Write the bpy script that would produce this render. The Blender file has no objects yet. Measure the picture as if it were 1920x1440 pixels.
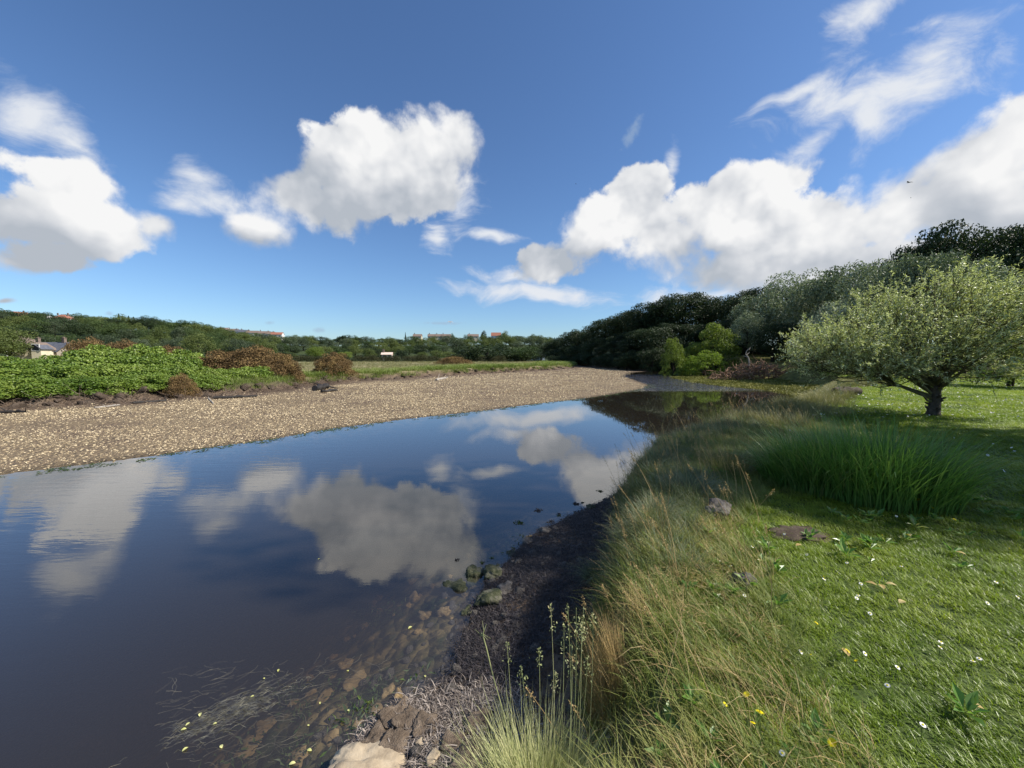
import bpy, bmesh, math, random
import numpy as np
from mathutils import Vector, Matrix, Euler, noise as mnoise

PI = math.pi
S = bpy.context.scene
COL = S.collection

# ------------------------------------------------------------------ camera
F = 721.0                      # focal length in pixels of the 1920 wide photograph
CAM = (0.0, 0.0, 2.6)
PITCH = math.radians(4.13)
cam_data = bpy.data.cameras.new('camera')
cam = bpy.data.objects.new('camera', cam_data)
COL.objects.link(cam)
cam.location = CAM
cam.rotation_euler = (PI/2 - PITCH, 0, 0)
cam_data.sensor_width = 36.0
cam_data.lens = 36.0*F/1920.0
cam_data.clip_start = 0.05
cam_data.clip_end = 6000
S.camera = cam

def pdir(px, py):
    """direction of the sight line through a photograph pixel (depth 1 along the optical axis)"""
    a, b = (px-960)/F, (py-720)/F
    cp, sp = math.cos(PITCH), math.sin(PITCH)
    return np.array([a, cp - b*sp, -sp - b*cp])
def at(px, py, z=0.0):
    d = pdir(px, py); t = (z-CAM[2])/d[2]
    return np.array([CAM[0]+d[0]*t, CAM[1]+d[1]*t, z])
def atY(px, py, Y):
    d = pdir(px, py); t = Y/d[1]
    return np.array([d[0]*t, Y, CAM[2]+d[2]*t])

# ------------------------------------------------------------------ light
SUN_EL, SUN_AZ = math.radians(43), math.radians(95)     # azimuth clockwise from +Y (the view)
SUNV = np.array([math.cos(SUN_EL)*math.sin(SUN_AZ), math.cos(SUN_EL)*math.cos(SUN_AZ), math.sin(SUN_EL)])
sd = bpy.data.lights.new('sun', 'SUN'); sd.energy = 5.0; sd.angle = math.radians(0.53); sd.color = (1.0, 0.94, 0.84)
sun = bpy.data.objects.new('sun', sd); COL.objects.link(sun)
sun.rotation_euler = Vector(SUNV).to_track_quat('Z', 'Y').to_euler()
sun.location = (30, 5, 40)

S.view_settings.view_transform = 'Standard'
S.view_settings.look = 'None'
S.view_settings.exposure = 0.55
S.view_settings.gamma = 1
S.view_settings.use_curve_mapping = False
S.render.engine = 'CYCLES'
S.cycles.max_bounces = 6
S.cycles.transparent_max_bounces = 12
SKY_STRENGTH = 0.095

# ------------------------------------------------------------------ node helpers
class NT:
    def __init__(s, tree): s.t = tree; s.n = tree.nodes; s.l = tree.links
    def node(s, kind, ins=None, **props):
        nd = s.n.new(kind)
        for k, v in props.items(): setattr(nd, k, v)
        if ins:
            for k, v in ins.items():
                sock = nd.inputs[k]
                if isinstance(v, bpy.types.NodeSocket): s.l.new(v, sock)
                else: sock.default_value = v
        return nd
    def math(s, op, a, b=None, c=None, clamp=False):
        nd = s.node('ShaderNodeMath', operation=op, use_clamp=clamp)
        for i, v in enumerate((a, b, c)):
            if v is None: continue
            if isinstance(v, bpy.types.NodeSocket): s.l.new(v, nd.inputs[i])
            else: nd.inputs[i].default_value = v
        return nd.outputs[0]
    def vmath(s, op, a, b=None, scale=None):
        nd = s.node('ShaderNodeVectorMath', operation=op)
        for i, v in enumerate((a, b)):
            if v is None: continue
            if isinstance(v, bpy.types.NodeSocket): s.l.new(v, nd.inputs[i])
            else: nd.inputs[i].default_value = v
        if scale is not None:
            if isinstance(scale, bpy.types.NodeSocket): s.l.new(scale, nd.inputs['Scale'])
            else: nd.inputs['Scale'].default_value = scale
        return nd.outputs['Value'] if op in ('LENGTH', 'DOT_PRODUCT', 'DISTANCE') else nd.outputs[0]
    def step(s, x, a, b, lo=0.0, hi=1.0):
        nd = s.node('ShaderNodeMapRange', {'From Min': a, 'From Max': b, 'To Min': lo, 'To Max': hi}, interpolation_type='SMOOTHSTEP')
        s.l.new(x, nd.inputs['Value']); return nd.outputs[0]
    def lin(s, x, a, b, lo=0.0, hi=1.0):
        nd = s.node('ShaderNodeMapRange', {'From Min': a, 'From Max': b, 'To Min': lo, 'To Max': hi})
        s.l.new(x, nd.inputs['Value']); return nd.outputs[0]
    def noise(s, vec, scale, detail=3.0, rough=0.5, dist=0.0):
        nd = s.node('ShaderNodeTexNoise', {'Scale': scale, 'Detail': detail, 'Roughness': rough, 'Distortion': dist})
        if vec is not None: s.l.new(vec, nd.inputs['Vector'])
        return nd.outputs[0]
    def mix(s, f, a, b, blend='MIX'):
        nd = s.node('ShaderNodeMix', data_type='RGBA', blend_type=blend)
        for i, v in ((0, f), (6, a), (7, b)):
            if isinstance(v, bpy.types.NodeSocket): s.l.new(v, nd.inputs[i])
            elif i == 0: nd.inputs[0].default_value = v
            else: nd.inputs[i].default_value = (*v, 1) if len(v) == 3 else v
        return nd.outputs[2]
    def ramp(s, x, stops, interp='LINEAR'):
        nd = s.node('ShaderNodeValToRGB'); cr = nd.color_ramp; cr.interpolation = interp
        while len(cr.elements) < len(stops): cr.elements.new(0.5)
        for e, (p, c) in zip(cr.elements, stops): e.position = p; e.color = (*c, 1)
        s.l.new(x, nd.inputs[0]); return nd.outputs[0]
    def attr(s, name, out='Fac'):
        return s.node('ShaderNodeAttribute', attribute_name=name).outputs[out]

# ------------------------------------------------------------------ world: sky with clouds
W = bpy.data.worlds.new('World'); S.world = W; W.use_nodes = True
nt = NT(W.node_tree); nt.n.clear()
tc = nt.node('ShaderNodeTexCoord').outputs['Generated']
dirn = nt.vmath('NORMALIZE', tc)
sky = nt.node('ShaderNodeTexSky', sky_type='NISHITA', sun_disc=False, sun_elevation=SUN_EL, sun_rotation=SUN_AZ,
              altitude=20, air_density=1.0, dust_density=0.35, ozone_density=1.6)
skyc = nt.mix(1.0, sky.outputs[0], (0.62, 0.80, 1.02), 'MULTIPLY')

# every blob: centre x, centre y, half length, half height (photo pixels), tilt in degrees, softness (0 crisp .. 1 wispy)
CUMULUS = [
    # the big cloud left of the middle
    (480, 432, 80, 44, 0), (550, 385, 105, 62, -5), (665, 385, 135, 66, -12), (700, 305, 112, 76, 0), (600, 345, 80, 50, -25),
    (790, 285, 100, 78, -15), (852, 262, 52, 66, 0), (770, 350, 120, 60, -15),
    # the cloud at the left edge
    (150, 345, 100, 52, 10), (60, 410, 150, 75, 0), (200, 435, 135, 70, 8), (90, 480, 130, 50, 0), (-110, 440, 120, 90, 0), (290, 438, 55, 34, 15),
    # the bank of cloud on the right
    (1035, 482, 78, 44, -12), (1120, 440, 90, 62, -20), (1197, 372, 52, 60, 0), (1315, 405, 75, 62, -10), (1250, 450, 110, 75, 0),
    (1400, 420, 140, 90, -5), (1380, 500, 190, 55, 0), (1570, 430, 170, 100, -8), (1560, 510, 260, 55, -5), (1720, 395, 180, 90, -12),
    (1850, 330, 130, 90, -22), (1920, 255, 100, 62, -35), (1950, 420, 200, 90, 0), (2150, 330, 220, 160, -20), (1420, 335, 130, 34, -14),
    (25, 578, 32, 10, 0),
]
CBIG = [(510, 420, 105, 62, -10), (740, 330, 185, 100, -20), (130, 420, 190, 105, 8), (1120, 440, 130, 75, -20), (1300, 430, 170, 110, 0), (1560, 450, 260, 120, -8), (1880, 340, 260, 150, -22)]
WISPS = [
    (60, 215, 85, 55, 25), (130, 262, 95, 38, 35), (378, 322, 58, 36, 18), (400, 372, 85, 34, 12), (340, 390, 70, 34, 0),
    (1600, 195, 190, 58, -16), (1690, 165, 170, 75, -22), (1760, 110, 150, 70, -32), (1525, 262, 105, 30, -30), (1630, 225, 80, 50, 0), (1470, 190, 85, 16, -28),
    (1610, 42, 120, 42, -32), (1780, 50, 110, 24, -20),
    (858, 385, 50, 62, 0), (825, 440, 34, 44, 0), (1252, 315, 19, 40, 8), (1020, 552, 165, 20, 4), (965, 515, 70, 18, 10),
    (920, 440, 60, 14, 5), (1330, 545, 170, 22, -5),
]
SMALL = [(1185, 250, 13, 38, 32), (505, 605, 11, 5, 0), (598, 619, 15, 6, 0), (205, 588, 12, 6, 0), (270, 600, 60, 5, 3), (830, 606, 45, 4, 0)]
def blob_group(name, blobs, smooth):
    g = bpy.data.node_groups.new(name, 'ShaderNodeTree')
    g.interface.new_socket('Vector', in_out='INPUT', socket_type='NodeSocketVector')
    g.interface.new_socket('Value', in_out='OUTPUT', socket_type='NodeSocketFloat')
    n = NT(g); gi = n.node('NodeGroupInput'); go = n.node('NodeGroupOutput')
    cur = None
    for (cx, cy, rx, ry, ang) in blobs:
        nrm = lambda v: v/np.linalg.norm(v)
        ca, sa = math.cos(math.radians(ang)), math.sin(math.radians(ang))
        d0 = nrm(pdir(cx, cy)); e1 = nrm(pdir(cx+ca*10, cy+sa*10))-d0; e2 = nrm(pdir(cx+sa*10, cy-ca*10))-d0
        a, b = np.linalg.norm(e1)*rx/10, np.linalg.norm(e2)*ry/10
        x = nrm(e1); z = nrm(np.cross(x, nrm(e2))); y = np.cross(z, x)
        M = Matrix(((x[0], y[0], z[0]), (x[1], y[1], z[1]), (x[2], y[2], z[2])))
        mp = n.node('ShaderNodeMapping', {'Location': tuple(d0), 'Rotation': tuple(M.to_euler()), 'Scale': (a, b, 0.9)}, vector_type='TEXTURE')
        if cur is None: n.l.new(gi.outputs[0], mp.inputs['Vector'])
        else:       # a negligible dependence on the blob before keeps the shader evaluation in sequence (few live values)
            ma = n.node('ShaderNodeVectorMath', operation='MULTIPLY_ADD'); ma.inputs[1].default_value = (1e-6, 1e-6, 1e-6)
            n.l.new(cur, ma.inputs[0]); n.l.new(gi.outputs[0], ma.inputs[2]); n.l.new(ma.outputs[0], mp.inputs['Vector'])
        r = n.vmath('LENGTH', mp.outputs[0])
        cur = r if cur is None else n.math('SMOOTH_MIN', cur, r, smooth)
    n.l.new(cur, go.inputs[0])
    return g
gC = blob_group('cumulus_shapes', CUMULUS, 0.35)
gB = blob_group('cumulus_bodies', CBIG, 0.35)
gW = blob_group('wisp_shapes', WISPS, 0.3)
gS = blob_group('small_shapes', SMALL, 0.1)
def use(g, vec):
    nd = nt.node('ShaderNodeGroup'); nd.node_tree = g; nt.l.new(vec, nd.inputs[0]); return nd.outputs[0]
EXPC = 2**-0.55
K = EXPC/SKY_STRENGTH
sep = nt.node('ShaderNodeSeparateXYZ'); nt.l.new(dirn, sep.inputs[0])
warp = nt.node('ShaderNodeTexNoise', {'Scale': 5.0, 'Detail': 3.0}); nt.l.new(dirn, warp.inputs['Vector'])
wv = nt.vmath('SCALE', nt.vmath('SUBTRACT', warp.outputs[1], (0.5, 0.5, 0.5)), scale=0.11)
v2 = nt.vmath('ADD', dirn, wv)
n1 = nt.noise(dirn, 9.0, 8.0, 0.60)
vor = nt.node('ShaderNodeTexVoronoi', {'Scale': 17.0, 'Detail': 1.5, 'Roughness': 0.6}); nt.l.new(v2, vor.inputs['Vector'])
puff = nt.math('MULTIPLY', nt.math('SUBTRACT', 0.42, vor.outputs['Distance']), 0.30)
dA = nt.math('SUBTRACT', 1.0, use(gC, v2))
dA = nt.math('ADD', dA, nt.math('MULTIPLY', nt.math('SUBTRACT', n1, 0.45), 1.35))
fine = nt.math('MULTIPLY', nt.math('SUBTRACT', nt.noise(v2, 34.0, 5.0, 0.62), 0.5), 0.42)
dA = nt.math('ADD', nt.math('ADD', dA, puff), fine)
soft = nt.math('ADD', 0.24, nt.math('MULTIPLY', nt.step(nt.noise(dirn, 3.3, 2.0), 0.42, 0.66), 0.50))
edge = nt.math('DIVIDE', nt.math('ADD', dA, 0.12), soft)
alphaC = nt.step(edge, 0.0, 1.0)
# light and shade of the cumulus: towards the sun (up and to the right) against away from it
off = nt.vmath('NORMALIZE', nt.vmath('ADD', dirn, (0.030, 0.0, 0.045)))
nB = nt.noise(off, 9.0, 3.0, 0.5)
nA2 = nt.noise(dirn, 9.0, 3.0, 0.5)
body = nt.math('SUBTRACT', use(gB, off), use(gB, dirn))
lit = nt.math('ADD', 0.56, nt.math('MULTIPLY', body, 1.0))
lit = nt.math('ADD', lit, nt.math('MULTIPLY', nt.math('SUBTRACT', nA2, nB), 1.5))
lit = nt.math('ADD', nt.math('ADD', lit, nt.math('MULTIPLY', fine, 0.55)), nt.math('MULTIPLY', puff, 0.9))
lit = nt.math('ADD', lit, nt.math('MULTIPLY', nt.math('SUBTRACT', nt.noise(dirn, 4.5, 5.0, 0.55), 0.5), 1.1))
ccol = nt.ramp(lit, [(0.0, (0.50, 0.545, 0.61)), (0.33, (0.66, 0.69, 0.74)), (0.58, (0.84, 0.855, 0.88)), (0.85, (1.0, 1.0, 1.0))])
cscale = nt.mix(1.0, ccol, (0.93*K,)*3, 'MULTIPLY')
# wisps, drawn out along the wind
mpw = nt.node('ShaderNodeMapping', {'Rotation': (0, math.radians(-28), 0), 'Scale': (5.0, 12.0, 17.0)}); nt.l.new(v2, mpw.inputs['Vector'])
nW = nt.noise(mpw.outputs[0], 1.0, 7.0, 0.62, 0.4)
dW = nt.math('ADD', nt.math('SUBTRACT', 1.0, use(gW, v2)), nt.math('MULTIPLY', nt.math('SUBTRACT', nW, 0.5), 3.0))
dW = nt.math('ADD', dW, nt.math('MULTIPLY', nt.math('SUBTRACT', n1, 0.5), 1.2))
alphaW = nt.math('MULTIPLY', nt.step(dW, -0.15, 1.25), 0.97)
dS = nt.math('ADD', nt.math('SUBTRACT', 1.0, use(gS, dirn)), nt.math('MULTIPLY', nt.math('SUBTRACT', nt.noise(dirn, 60.0, 3.0, 0.6), 0.5), 1.6))
alphaS = nt.math('MULTIPLY', nt.step(dS, -0.1, 0.9), 0.5)
# the rest of the sky: scattered fair weather cloud
zup = nt.math('MAXIMUM', sep.outputs[2], 0.03)
comb = nt.node('ShaderNodeCombineXYZ')
nt.l.new(nt.math('DIVIDE', sep.outputs[0], zup), comb.inputs[0]); nt.l.new(nt.math('DIVIDE', sep.outputs[1], zup), comb.inputs[1])
nO = nt.noise(comb.outputs[0], 0.75, 5.0, 0.55)
behind = nt.step(sep.outputs[1], 0.45, 0.15)
alphaB = nt.math('MULTIPLY', nt.math('MULTIPLY', nt.step(nO, 0.53, 0.66), behind), nt.step(sep.outputs[2], 0.02, 0.12))
rest = nt.mix(alphaB, skyc, (0.62*K, 0.66*K, 0.72*K))
c = nt.mix(alphaS, skyc, (0.36*K, 0.47*K, 0.62*K))
c = nt.mix(alphaW, c, (0.80*K, 0.83*K, 0.88*K))
bg0 = nt.node('ShaderNodeBackground', {'Color': rest, 'Strength': SKY_STRENGTH})
bg1 = nt.node('ShaderNodeBackground', {'Color': c, 'Strength': SKY_STRENGTH})
bg2 = nt.node('ShaderNodeBackground', {'Color': cscale, 'Strength': SKY_STRENGTH})
m1 = nt.node('ShaderNodeMixShader', {0: alphaC, 1: bg1.outputs[0], 2: bg2.outputs[0]})
front = nt.math('MULTIPLY', nt.math('GREATER_THAN', sep.outputs[1], 0.30), nt.math('GREATER_THAN', sep.outputs[2], -0.01))
m0 = nt.node('ShaderNodeMixShader', {0: front, 1: bg0.outputs[0], 2: m1.outputs[0]})
W.cycles.sampling_method = 'MANUAL'; W.cycles.sample_map_resolution = 256
wo = nt.node('ShaderNodeOutputWorld', {'Surface': m0.outputs[0]})

# ------------------------------------------------------------------ mesh helpers
class MB:
    def __init__(s): s.v = []; s.t = []; s.q = []; s.n = 0; s.mt = []; s.mq = []
    def add(s, v, tris=None, quads=None, mat=0):
        v = np.asarray(v, float).reshape(-1, 3)
        if tris is not None and len(tris):
            t = np.asarray(tris, int).reshape(-1, 3)+s.n; s.t.append(t); s.mt.append(np.full(len(t), mat))
        if quads is not None and len(quads):
            q = np.asarray(quads, int).reshape(-1, 4)+s.n; s.q.append(q); s.mq.append(np.full(len(q), mat))
        s.v.append(v); s.n += len(v)
    def tube(s, pts, rad, k=6, mat=0, cap=True):
        pts = np.asarray(pts, float); n = len(pts)
        rad = np.broadcast_to(np.asarray(rad, float), (n,))
        d = np.gradient(pts, axis=0); d /= np.linalg.norm(d, axis=1)[:, None]+1e-9
        ref = np.array([0.31, 0.17, 0.93]) if abs(d[:, 2].mean()) < 0.9 else np.array([0.93, 0.3, 0.2])
        a = np.cross(d, ref); a /= np.linalg.norm(a, axis=1)[:, None]+1e-9
        b = np.cross(d, a)
        th = np.linspace(0, 2*PI, k, endpoint=False)
        V = pts[:, None]+rad[:, None, None]*(a[:, None]*np.cos(th)[None, :, None]+b[:, None]*np.sin(th)[None, :, None])
        i = np.arange(n-1)[:, None]*k; j = np.arange(k)[None]; j2 = (j+1) % k
        Q = np.stack([i+j, i+j2, i+k+j2, i+k+j], -1).reshape(-1, 4)
        s.add(V.reshape(-1, 3), quads=Q, mat=mat)
        if cap:
            T = [(0, x+1, x) for x in range(1, k-1)]
            s.add(V[-1], tris=[(0, x, x+1) for x in range(1, k-1)], mat=mat)
            s.add(V[0], tris=T, mat=mat)
    def box(s, c, h, rz=0.0, mat=0, top=1.0):
        x, y, z = h
        p = np.array([(-x, -y, -z), (x, -y, -z), (x, y, -z), (-x, y, -z), (-x*top, -y*top, z), (x*top, -y*top, z), (x*top, y*top, z), (-x*top, y*top, z)])
        R = np.array([[math.cos(rz), -math.sin(rz), 0], [math.sin(rz), math.cos(rz), 0], [0, 0, 1]])
        s.add(p@R.T+np.array(c), quads=[(0, 3, 2, 1), (4, 5, 6, 7), (0, 1, 5, 4), (1, 2, 6, 5), (2, 3, 7, 6), (3, 0, 4, 7)], mat=mat)
    def leaves(s, c, nrm, ax, L, Wd, mat=0, fold=0.12):
        """rhombic leaves: centres, normals, axes, lengths, widths"""
        ax = ax-nrm*(ax*nrm).sum(1)[:, None]; ax /= np.linalg.norm(ax, axis=1)[:, None]+1e-9
        sd_ = np.cross(nrm, ax)
        L = np.broadcast_to(L, (len(c),))[:, None]; Wd = np.broadcast_to(Wd, (len(c),))[:, None]
        up = nrm*L*fold
        V = np.stack([c-ax*L*.5-up, c+sd_*Wd*.5+ax*L*.04, c+ax*L*.5-up, c-sd_*Wd*.5+ax*L*.04], 1)
        i = np.arange(len(c))[:, None]*4
        s.add(V.reshape(-1, 3), quads=i+np.array([[0, 1, 2, 3]]), mat=mat)
    def blades(s, base, h, lean, leandir, width, rng, seg=3, droop=0.0, mat=0):
        n = len(base)
        h = np.broadcast_to(h, (n,)); lean = np.broadcast_to(lean, (n,)); width = np.broadcast_to(width, (n,)); droop = np.broadcast_to(droop, (n,))
        ld = np.stack([np.cos(leandir), np.sin(leandir), np.zeros(n)], 1)
        fa = leandir+PI/2+rng.uniform(-.7, .7, n); sd_ = np.stack([np.cos(fa), np.sin(fa), np.zeros(n)], 1)
        rows = []
        for i in range(seg+1):
            t = i/seg
            p = base+ld*(h*lean*t**1.6)[:, None]+np.array([0, 0, 1.0])*(h*(t-droop*t**3*0.9)*np.sqrt(np.clip(1-(lean*.5)**2*t, .2, 1)))[:, None]
            w = width*(1-t)**0.6*(0.75+.5*t*(1-t)*2)
            if i < seg: rows += [p-sd_*w[:, None]*.5, p+sd_*w[:, None]*.5]
            else: rows += [p]
        V = np.stack(rows, 1); m = V.shape[1]
        b = np.arange(n)[:, None]*m
        Q = []
        for i in range(seg-1): Q.append(b+np.array([[2*i, 2*i+1, 2*i+3, 2*i+2]]))
        T = b+np.array([[m-3, m-2, m-1]])
        off = s.n
        s.v.append(V.reshape(-1, 3)); s.n += n*m
        if Q:
            q = np.concatenate(Q)+off; s.q.append(q); s.mq.append(np.full(len(q), mat))
        s.t.append(T+off); s.mt.append(np.full(n, mat))
    def mesh(s, name, mats, smooth=False, attrs=None):
        me = bpy.data.meshes.new(name)
        V = np.concatenate(s.v) if s.v else np.zeros((0, 3))
        T = np.concatenate(s.t) if s.t else np.zeros((0, 3), int); Q = np.concatenate(s.q) if s.q else np.zeros((0, 4), int)
        me.vertices.add(len(V)); me.vertices.foreach_set('co', V.astype(np.float32).ravel())
        me.loops.add(T.size+Q.size); me.loops.foreach_set('vertex_index', np.concatenate([T.ravel(), Q.ravel()]).astype(np.int32))
        me.polygons.add(len(T)+len(Q))
        st = np.concatenate([np.arange(len(T))*3, T.size+np.arange(len(Q))*4]).astype(np.int32)
        me.polygons.foreach_set('loop_start', st)
        mi = np.concatenate((s.mt or [np.zeros(0)])+(s.mq or [np.zeros(0)])).astype(np.int32)
        me.polygons.foreach_set('material_index', mi)
        me.polygons.foreach_set('use_smooth', np.full(len(mi), bool(smooth)))
        me.update(calc_edges=True)
        for m in (mats if isinstance(mats, (list, tuple)) else [mats]): me.materials.append(m)
        if attrs:
            for k, a in attrs.items():
                at_ = me.attributes.new(k, 'FLOAT', 'POINT'); at_.data.foreach_set('value', np.asarray(a, np.float32))
        return me

def obj(name, me, parent=None, loc=None, rot=None, scale=None):
    o = bpy.data.objects.new(name, me); COL.objects.link(o)
    if parent is not None: o.parent = parent
    if loc is not None: o.location = tuple(float(v) for v in loc)
    if rot is not None: o.rotation_euler = rot
    if scale is not None: o.scale = scale if hasattr(scale, '__len__') else (scale,)*3
    return o
def tag(o, label=None, cat=None, group=None, kind=None):
    if label: o['label'] = label
    if cat: o['category'] = cat
    if group: o['group'] = group
    if kind: o['kind'] = kind
    return o
def thing(name, label, cat, loc, rz=0, group=None, scale=None):
    o = obj(name, None, None, loc, (0, 0, rz), scale); return tag(o, label, cat, group)

# geometry-nodes scatter: one object, its vertices carry instances of a few small source meshes
def scatter(name, pts, rz, scl, sources, label, cat, tilt=None, zscl=None, kind='stuff', hide_col=None):
    me = bpy.data.meshes.new(name)
    pts = np.asarray(pts, np.float32); n = len(pts)
    me.vertices.add(n); me.vertices.foreach_set('co', pts.ravel())
    r = np.zeros((n, 3), np.float32); r[:, 2] = rz
    if tilt is not None: r[:, :2] = tilt
    a = me.attributes.new('rot', 'FLOAT_VECTOR', 'POINT'); a.data.foreach_set('vector', r.ravel())
    sc = np.stack([scl, scl, scl if zscl is None else zscl], 1).astype(np.float32)
    a = me.attributes.new('scl', 'FLOAT_VECTOR', 'POINT'); a.data.foreach_set('vector', sc.ravel())
    a = me.attributes.new('pick', 'INT', 'POINT'); a.data.foreach_set('value', np.random.default_rng(n).integers(0, len(sources), n).astype(np.int32))
    o = obj(name, me); tag(o, label, cat, None, kind)
    g = bpy.data.node_groups.new(name+'_nodes', 'GeometryNodeTree')
    g.interface.new_socket('Geometry', in_out='INPUT', socket_type='NodeSocketGeometry')
    g.interface.new_socket('Geometry', in_out='OUTPUT', socket_type='NodeSocketGeometry')
    N = g.nodes; L = g.links
    gi = N.new('NodeGroupInput'); go = N.new('NodeGroupOutput')
    g2i = N.new('GeometryNodeGeometryToInstance')
    for sm in sources:
        so = bpy.data.objects.new(sm.name, sm)          # never linked to the scene
        oi = N.new('GeometryNodeObjectInfo'); oi.inputs['Object'].default_value = so; oi.inputs['As Instance'].default_value = False
        L.new(oi.outputs['Geometry'], g2i.inputs[0])
    m2p = N.new('GeometryNodeMeshToPoints'); L.new(gi.outputs[0], m2p.inputs[0])
    iop = N.new('GeometryNodeInstanceOnPoints'); L.new(m2p.outputs[0], iop.inputs['Points']); L.new(g2i.outputs[0], iop.inputs['Instance'])
    iop.inputs['Pick Instance'].default_value = True
    def na(nm, ty):
        x = N.new('GeometryNodeInputNamedAttribute'); x.data_type = ty; x.inputs[0].default_value = nm; return x.outputs[0]
    L.new(na('pick', 'INT'), iop.inputs['Instance Index'])
    e2r = N.new('FunctionNodeEulerToRotation'); L.new(na('rot', 'FLOAT_VECTOR'), e2r.inputs[0]); L.new(e2r.outputs[0], iop.inputs['Rotation'])
    L.new(na('scl', 'FLOAT_VECTOR'), iop.inputs['Scale'])
    L.new(iop.outputs[0], go.inputs[0])
    md = o.modifiers.new('scatter', 'NODES'); md.node_group = g
    return o

# ------------------------------------------------------------------ materials
def new_mat(name):
    m = bpy.data.materials.new(name); m.use_nodes = True; n = NT(m.node_tree); n.n.clear(); return m, n
def out(n, s): n.node('ShaderNodeOutputMaterial', {'Surface': s})
def leaf_mat(name, cols, trans=0.3, rough=0.5, spec=0.3, patch=0.0, tcol=1.35):
    """cols: list of base colours picked leaf by leaf and tree by tree"""
    m, n = new_mat(name)
    geo = n.node('ShaderNodeNewGeometry'); oi = n.node('ShaderNodeObjectInfo')
    f = n.math('ADD', n.math('MULTIPLY', geo.outputs['Random Per Island'], 0.6), n.math('MULTIPLY', oi.outputs['Random'], 0.4))
    if patch:
        ns = n.noise(geo.outputs['Position'], patch, 3.0, 0.6)
        f = n.math('ADD', n.math('MULTIPLY', f, 0.5), n.math('MULTIPLY', n.lin(ns, 0.3, 0.7), 0.5))
    k = len(cols)
    c = n.ramp(f, [(0.08+0.84*i/(k-1), cols[i]) for i in range(k)])
    p = n.node('ShaderNodeBsdfPrincipled', {'Base Color': c, 'Roughness': rough, 'Specular IOR Level': spec})
    if trans > 0:
        t = n.node('ShaderNodeBsdfTranslucent', {'Color': n.mix(1.0, c, (tcol, tcol*1.05, tcol*0.6), 'MULTIPLY')})
        mx = n.node('ShaderNodeMixShader', {0: trans, 1: p.outputs[0], 2: t.outputs[0]}); out(n, mx.outputs[0])
    else: out(n, p.outputs[0])
    return m
def solid_mat(name, cols, scale=4.0, rough=0.8, spec=0.3, bump=0.0, bscale=20.0, objco=True, detail=5.0):
    m, n = new_mat(name)
    tc = n.node('ShaderNodeTexCoord').outputs['Object' if objco else 'Generated']
    ns = n.noise(tc, scale, detail, 0.6)
    k = len(cols)
    c = n.ramp(ns, [(0.3+0.4*i/max(1, k-1), cols[i]) for i in range(k)])
    ins = {'Base Color': c, 'Roughness': rough, 'Specular IOR Level': spec}
    if bump:
        b = n.node('ShaderNodeBump', {'Strength': bump, 'Distance': 0.02, 'Height': n.noise(tc, bscale, 6.0, 0.65)}); ins['Normal'] = b.outputs[0]
    out(n, n.node('ShaderNodeBsdfPrincipled', ins).outputs[0])
    return m

ORD = ['first', 'second', 'third', 'fourth', 'fifth', 'sixth', 'seventh', 'eighth', 'ninth', 'tenth', 'eleventh', 'twelfth', 'thirteenth', 'fourteenth', 'fifteenth', 'sixteenth', 'seventeenth', 'eighteenth', 'nineteenth',
       'twentieth', 'twenty-first', 'twenty-second', 'twenty-third', 'twenty-fourth', 'twenty-fifth', 'twenty-sixth', 'twenty-seventh', 'twenty-eighth', 'twenty-ninth', 'thirtieth', 'thirty-first', 'thirty-second', 'thirty-third', 'thirty-fourth', 'thirty-fifth', 'thirty-sixth']
M = {}
M['dark_leaf'] = leaf_mat('dark_foliage', [(0.016, 0.030, 0.012), (0.030, 0.050, 0.018), (0.048, 0.070, 0.024)], 0.15, 0.5, 0.25)
M['wood_leaf'] = leaf_mat('woodland_foliage', [(0.032, 0.058, 0.020), (0.058, 0.092, 0.028), (0.095, 0.130, 0.040)], 0.25, 0.55, 0.25)
M['olive_leaf'] = leaf_mat('olive_foliage', [(0.065, 0.092, 0.024), (0.105, 0.135, 0.038), (0.155, 0.180, 0.055)], 0.25, 0.55, 0.25)
M['bright_leaf'] = leaf_mat('bright_foliage', [(0.085, 0.130, 0.020), (0.150, 0.200, 0.035), (0.22, 0.26, 0.06)], 0.35, 0.5, 0.3)
M['copper_leaf'] = leaf_mat('copper_foliage', [(0.020, 0.013, 0.016), (0.035, 0.020, 0.022), (0.05, 0.03, 0.03)], 0.12, 0.5, 0.25)
M['silver_leaf'] = leaf_mat('silver_foliage', [(0.055, 0.08, 0.040), (0.13, 0.17, 0.09), (0.28, 0.32, 0.21), (0.52, 0.56, 0.46)], 0.18, 0.5, 0.35)
M['grey_leaf'] = leaf_mat('grey_green_foliage', [(0.055, 0.080, 0.040), (0.11, 0.145, 0.078), (0.20, 0.24, 0.15), (0.32, 0.36, 0.25)], 0.18, 0.5, 0.3)
M['greyfar_leaf'] = leaf_mat('far_grey_foliage', [(0.040, 0.060, 0.030), (0.070, 0.096, 0.048), (0.12, 0.15, 0.085)], 0.2, 0.5, 0.3)
M['willow_leaf'] = leaf_mat('willow_foliage', [(0.110, 0.140, 0.026), (0.220, 0.250, 0.065), (0.38, 0.42, 0.18), (0.62, 0.65, 0.42)], 0.30, 0.45, 0.35)
M['lime_leaf'] = leaf_mat('lime_foliage', [(0.10, 0.16, 0.02), (0.17, 0.24, 0.035), (0.26, 0.32, 0.07)], 0.45, 0.5, 0.3)
M['conifer'] = leaf_mat('conifer_foliage', [(0.010, 0.022, 0.010), (0.020, 0.036, 0.016), (0.03, 0.05, 0.02)], 0.05, 0.6, 0.2)
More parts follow.
